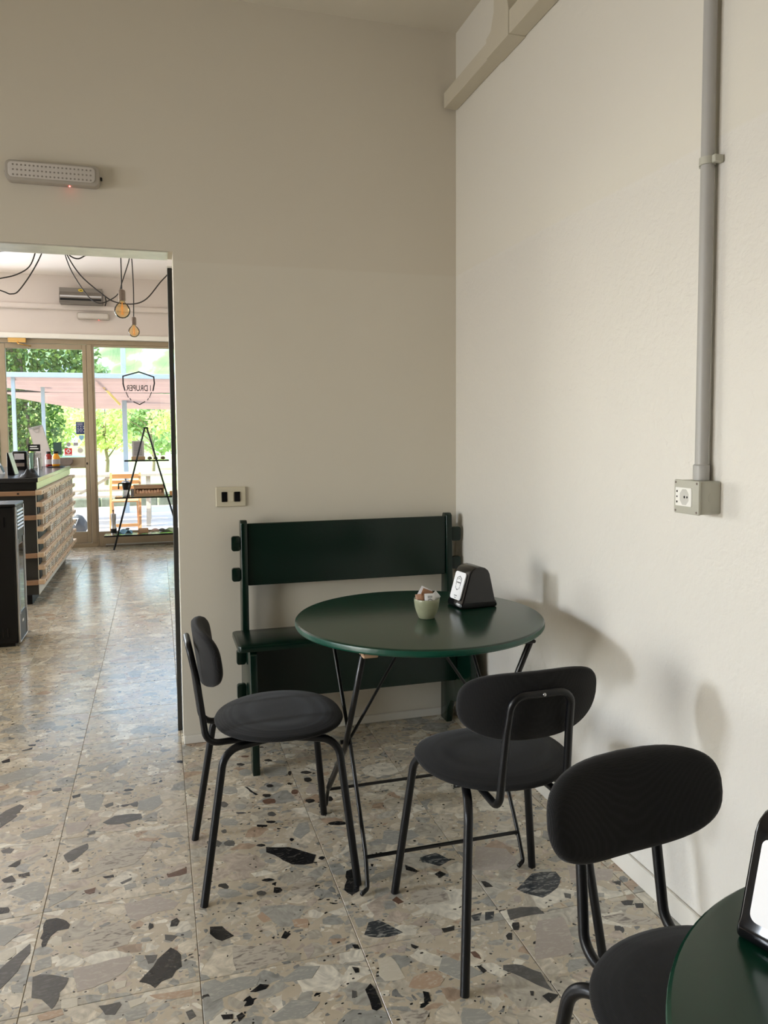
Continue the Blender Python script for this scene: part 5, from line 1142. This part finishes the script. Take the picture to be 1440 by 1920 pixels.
tl = N.new('ShaderNodeBsdfTranslucent'); L.new(cc.outputs[2], tl.inputs[0]); ms = N.new('ShaderNodeMixShader'); ms.inputs[0].default_value = .5; L.new(B.outputs[0], ms.inputs[1]); L.new(tl.outputs[0], ms.inputs[2]); L.new(ms.outputs[0], N['Material Output'].inputs[0]); M['pink_cloth'] = m
awning('upper pink awning cloth hanging just under the grey beam', -2.9, 2.4, 12.28, 2.125, 12.93, 1.965, .035, .4, 1.3)
awning('lower pink awning cloth sagging below the first one', -2.2, 2.4, 13.02, 1.955, 14.3, 1.755, .05, 1.7, .9)
# picnic table with attached seats
pt = empty('picnic_table', (-.6, 11.9, 0), 0, 'weathered grey picnic table with bench seats outside', 'picnic table')
def Q_(b, name, m_): o = b.build(name, m_, pt); o.location = (.6, -11.9, 0); return o
for k in range(5): Q_(MB().box(-1.45, .08, 11.60+k*.125, 11.715+k*.125, .695, .735, bev=.004), 'table_board', M['grey_wood'])
for k in range(2):
    Q_(MB().box(-1.45, .08, 11.20+k*.13, 11.32+k*.13, .43, .465, bev=.004), 'seat_board', M['grey_wood']); Q_(MB().box(-1.45, .08, 12.42+k*.13, 12.54+k*.13, .43, .465, bev=.004), 'seat_board', M['grey_wood'])
for x in (-1.25, -.14):
    for y0_, y1_ in ((11.42, 11.72), (12.42, 12.10)): Q_(MB().prism([(y0_-.04, -.004), (y0_+.04, -.004), (y1_+.04, .694), (y1_-.04, .694)], x-.03, x+.03, 'x'), 'leg', M['grey_wood'])
    Q_(MB().box(x-.025, x+.025, 11.25, 12.62, .36, .43, bev=.003), 'seat_bearer', M['grey_wood'])
Q_(MB().prism([(-1.2, .40), (-1.13, .40), (-.62, .69), (-.70, .69)], 11.86, 11.90, 'y'), 'diagonal_brace', M['grey_wood'])
# orange folding chair
oc = empty('folding_chair', (-.405, 10.45, 0), 0, 'orange wooden slatted folding chair outside behind the ladder shelf', 'chair')
X0, X1 = -.185, .175
for x in (X0, X1):
    b = MB(); b.prism([(-.20, -.004), (-.165, -.004), (.20, .80), (.165, .80)], x-.014, x+.014, 'x'); b.build('back_leg', M['orange_wood'], oc)
    b = MB(); b.prism([(.22, -.004), (.255, -.004), (-.15, .44), (-.185, .44)], x*.84-.013, x*.84+.013, 'x'); b.build('front_leg', M['orange_wood'], oc)
for z0, z1 in ((.725, .785), (.655, .705), (.585, .635)):
    b = MB(); y = .165+(z0-.80)*.45; b.box(X0+.012, X1-.012, y-.008, y+.012, z0, z1, bev=.004); b.build('back_slat', M['orange_wood'], oc)
for k in range(5): MB().box(X0+.02, X1-.02, -.18+k*.072, -.118+k*.072, .440, .458, bev=.003).build('seat_slat', M['orange_wood'], oc)
MB().box(X0+.015, X1-.015, -.14, -.12, .12, .16, bev=.003).build('stretcher', M['orange_wood'], oc)
# stone with a dark arrow mark
sn = empty('garden_stone', (-1.02, 10.75, 0), 0, 'rounded grey stone with a black white-edged triangle on the patio by the door', 'stone')
bm = bmesh.new(); bmesh.ops.create_icosphere(bm, subdivisions=4, radius=1)
for v in bm.verts:
    q = 1+.16*mnoise.noise(v.co*1.6+Vector((3, 1, 0))); zz = v.co.z; v.co = Vector((v.co.x*.125*q*(1-.25*max(0, zz)), v.co.y*.11*q, (zz*.135*q+.118)))
    if v.co.z < -.004: v.co.z = -.004
bm.verts.index_update(); mesh_obj('rock', [v.co[:] for v in bm.verts], [[v.index for v in f.verts] for f in bm.faces], M['stone'], sn, smooth=True); bm.free()
b = MB(); b.prism([(-.062, .215), (.018, .215), (-.020, .120)], -.122, -.06, 'y'); b.build('mark_border', M['paper'], sn); b = MB(); b.prism([(-.047, .206), (.005, .206), (-.020, .142)], -.124, -.07, 'y'); b.build('mark', M['print'], sn)
# foliage
def leaves(parent, name, blobs, n, size, mt, seed, shell=.55, kind='stuff'):
    rs = np.random.RandomState(seed); wts = np.array([b_[3]*b_[4]*b_[5] for b_ in blobs])**.7; wts = wts/wts.sum(); V = []; F = []
    ids = rs.choice(len(blobs), n, p=wts)
    for k in ids:
        cx, cy, cz, rx, ry, rz = blobs[k]; d_ = rs.normal(size=3); d_ /= np.linalg.norm(d_); r_ = shell+(1-shell)*rs.rand()**.5
        c = np.array([cx+d_[0]*rx*r_, cy+d_[1]*ry*r_, cz+d_[2]*rz*r_]); a = rs.normal(size=3); a /= np.linalg.norm(a); b_ = np.cross(a, rs.normal(size=3)); b_ /= np.linalg.norm(b_); s = size*rs.uniform(.6, 1.3)
        i0 = len(V); V += [tuple(c-a*s*.6), tuple(c+b_*s*.38), tuple(c+a*s*.6), tuple(c-b_*s*.38)]; F.append((i0, i0+1, i0+2, i0+3))
    return mesh_obj(name, V, F, mt, parent, kind=kind)
iv = empty('ivy_hedge', (-2.6, 15.2, 0), 0, 'dense dark ivy climbing high outside the left half of the glass door', 'ivy')
bl = [(-2.9+.32*i-(.0 if j > 3 else .0), 15.75, .3+.42*j, .30, .32, .32) for j in range(9) for i in range(6 if j > 4 else (4 if j > 1 else 3))]
o = leaves(iv, 'foliage', [(x, y, z, a_, b_, c_) for x, y, z, a_, b_, c_ in bl], 9500, .085, M['ivy'], 3, .3); o.location = (2.6, -15.2, 0)
b = MB()
for x in (-2.75, -2.4): b.tube([(x, 15.75, 0), (x+.1, 15.7, 1.5), (x-.05, 15.75, 3.2)], .03, 6)
o = b.build('stems', M['bark'], iv, kind='stuff'); o.location = (2.6, -15.2, 0)
o = MB().box(-3.2, -2.5, 16.12, 16.18, 0, 3.6).build('trellis_panel', M['bark'], iv); o.location = (2.6, -15.2, 0)
def tree(label, loc, h, cr_, n, size, mt, seed, gap=.0, group='trees beyond the terrace'):
    t = empty('tree', loc, 0, label, 'tree', group); rs = random.Random(seed)
    b = MB(); b.tube([(0, 0, 0), (.05, 0, h*.25), (-.04, .03, h*.5), (.02, 0, h*.8)], [h*.022, h*.017, h*.012, h*.004], 7)
    for k in range(6):
        a = rs.uniform(0, 2*PI); z = h*(.25+.08*k); b.tube([(0, 0, z), (cr_*.45*math.cos(a), cr_*.45*math.sin(a), z+h*.15), (cr_*.8*math.cos(a), cr_*.8*math.sin(a), z+h*.22)], [h*.009, h*.006, h*.003], 5)
    b.build('trunk', M['bark'], t)
    bl = [(rs.uniform(-.7, .7)*cr_, rs.uniform(-.6, .6)*cr_, h*(.45+.5*rs.random()), cr_*.42, cr_*.42, cr_*.36) for _ in range(12)]
    leaves(t, 'crown', bl, n, size, mt, seed, .2)
tree('young spring tree with thin trunk seen left of the grey post', (-1.28, 21.0, 0), 2.5, .85, 2300, .10, M['leaf_y'], 1)
tree('bright yellow-green tree at the right edge of the glass front', (.9, 19.0, 0), 2.6, 1.1, 3600, .10, M['leaf_y'], 2)
tree('mid green tree behind the ladder shelf', (-.15, 26.0, -.05), 2.6, 1.3, 2600, .13, M['leaf_g'], 3)
tree('pale green bushy tree behind the blue shield sticker', (-3.9, 27.0, -.05), 2.2, 1.5, 2600, .13, M['leaf_y'], 4)
tree('tall green tree on the slope above the awning beside the mullion', (-5.6, 74.0, terr(-5.6, 74)), 4.8, 2.2, 1700, .32, M['leaf_g'], 6)
tree('low dark green bush seen between the grey post and the right edge', (.9, 31.0, -.05), 2.2, 1.5, 2600, .15, M['leaf_g'], 7)
# far house
hs = empty('farm_house', (-7.2, 55.0, 2.0), 0, 'small white far house with an orange-red annex beyond the garden', 'house')
MB().box(-1.3, .9, -.8, .8, -2.05, -.1).build('wall', M['house'], hs)
b = MB(); b.prism([(-1.5, -.1), (1.1, -.1), (-.2, .4)], -.95, .95, 'y'); b.build('roof', M['house_or'], hs)
MB().box(-.9, .1, -1.5, -.8, -2.05, -.9).build('annex', M['house_or'], hs)
for x in (-.8, .3): MB().box(x, x+.35, -.83, -.79, -.75, -.35).build('window', M['glass_dark'], hs)
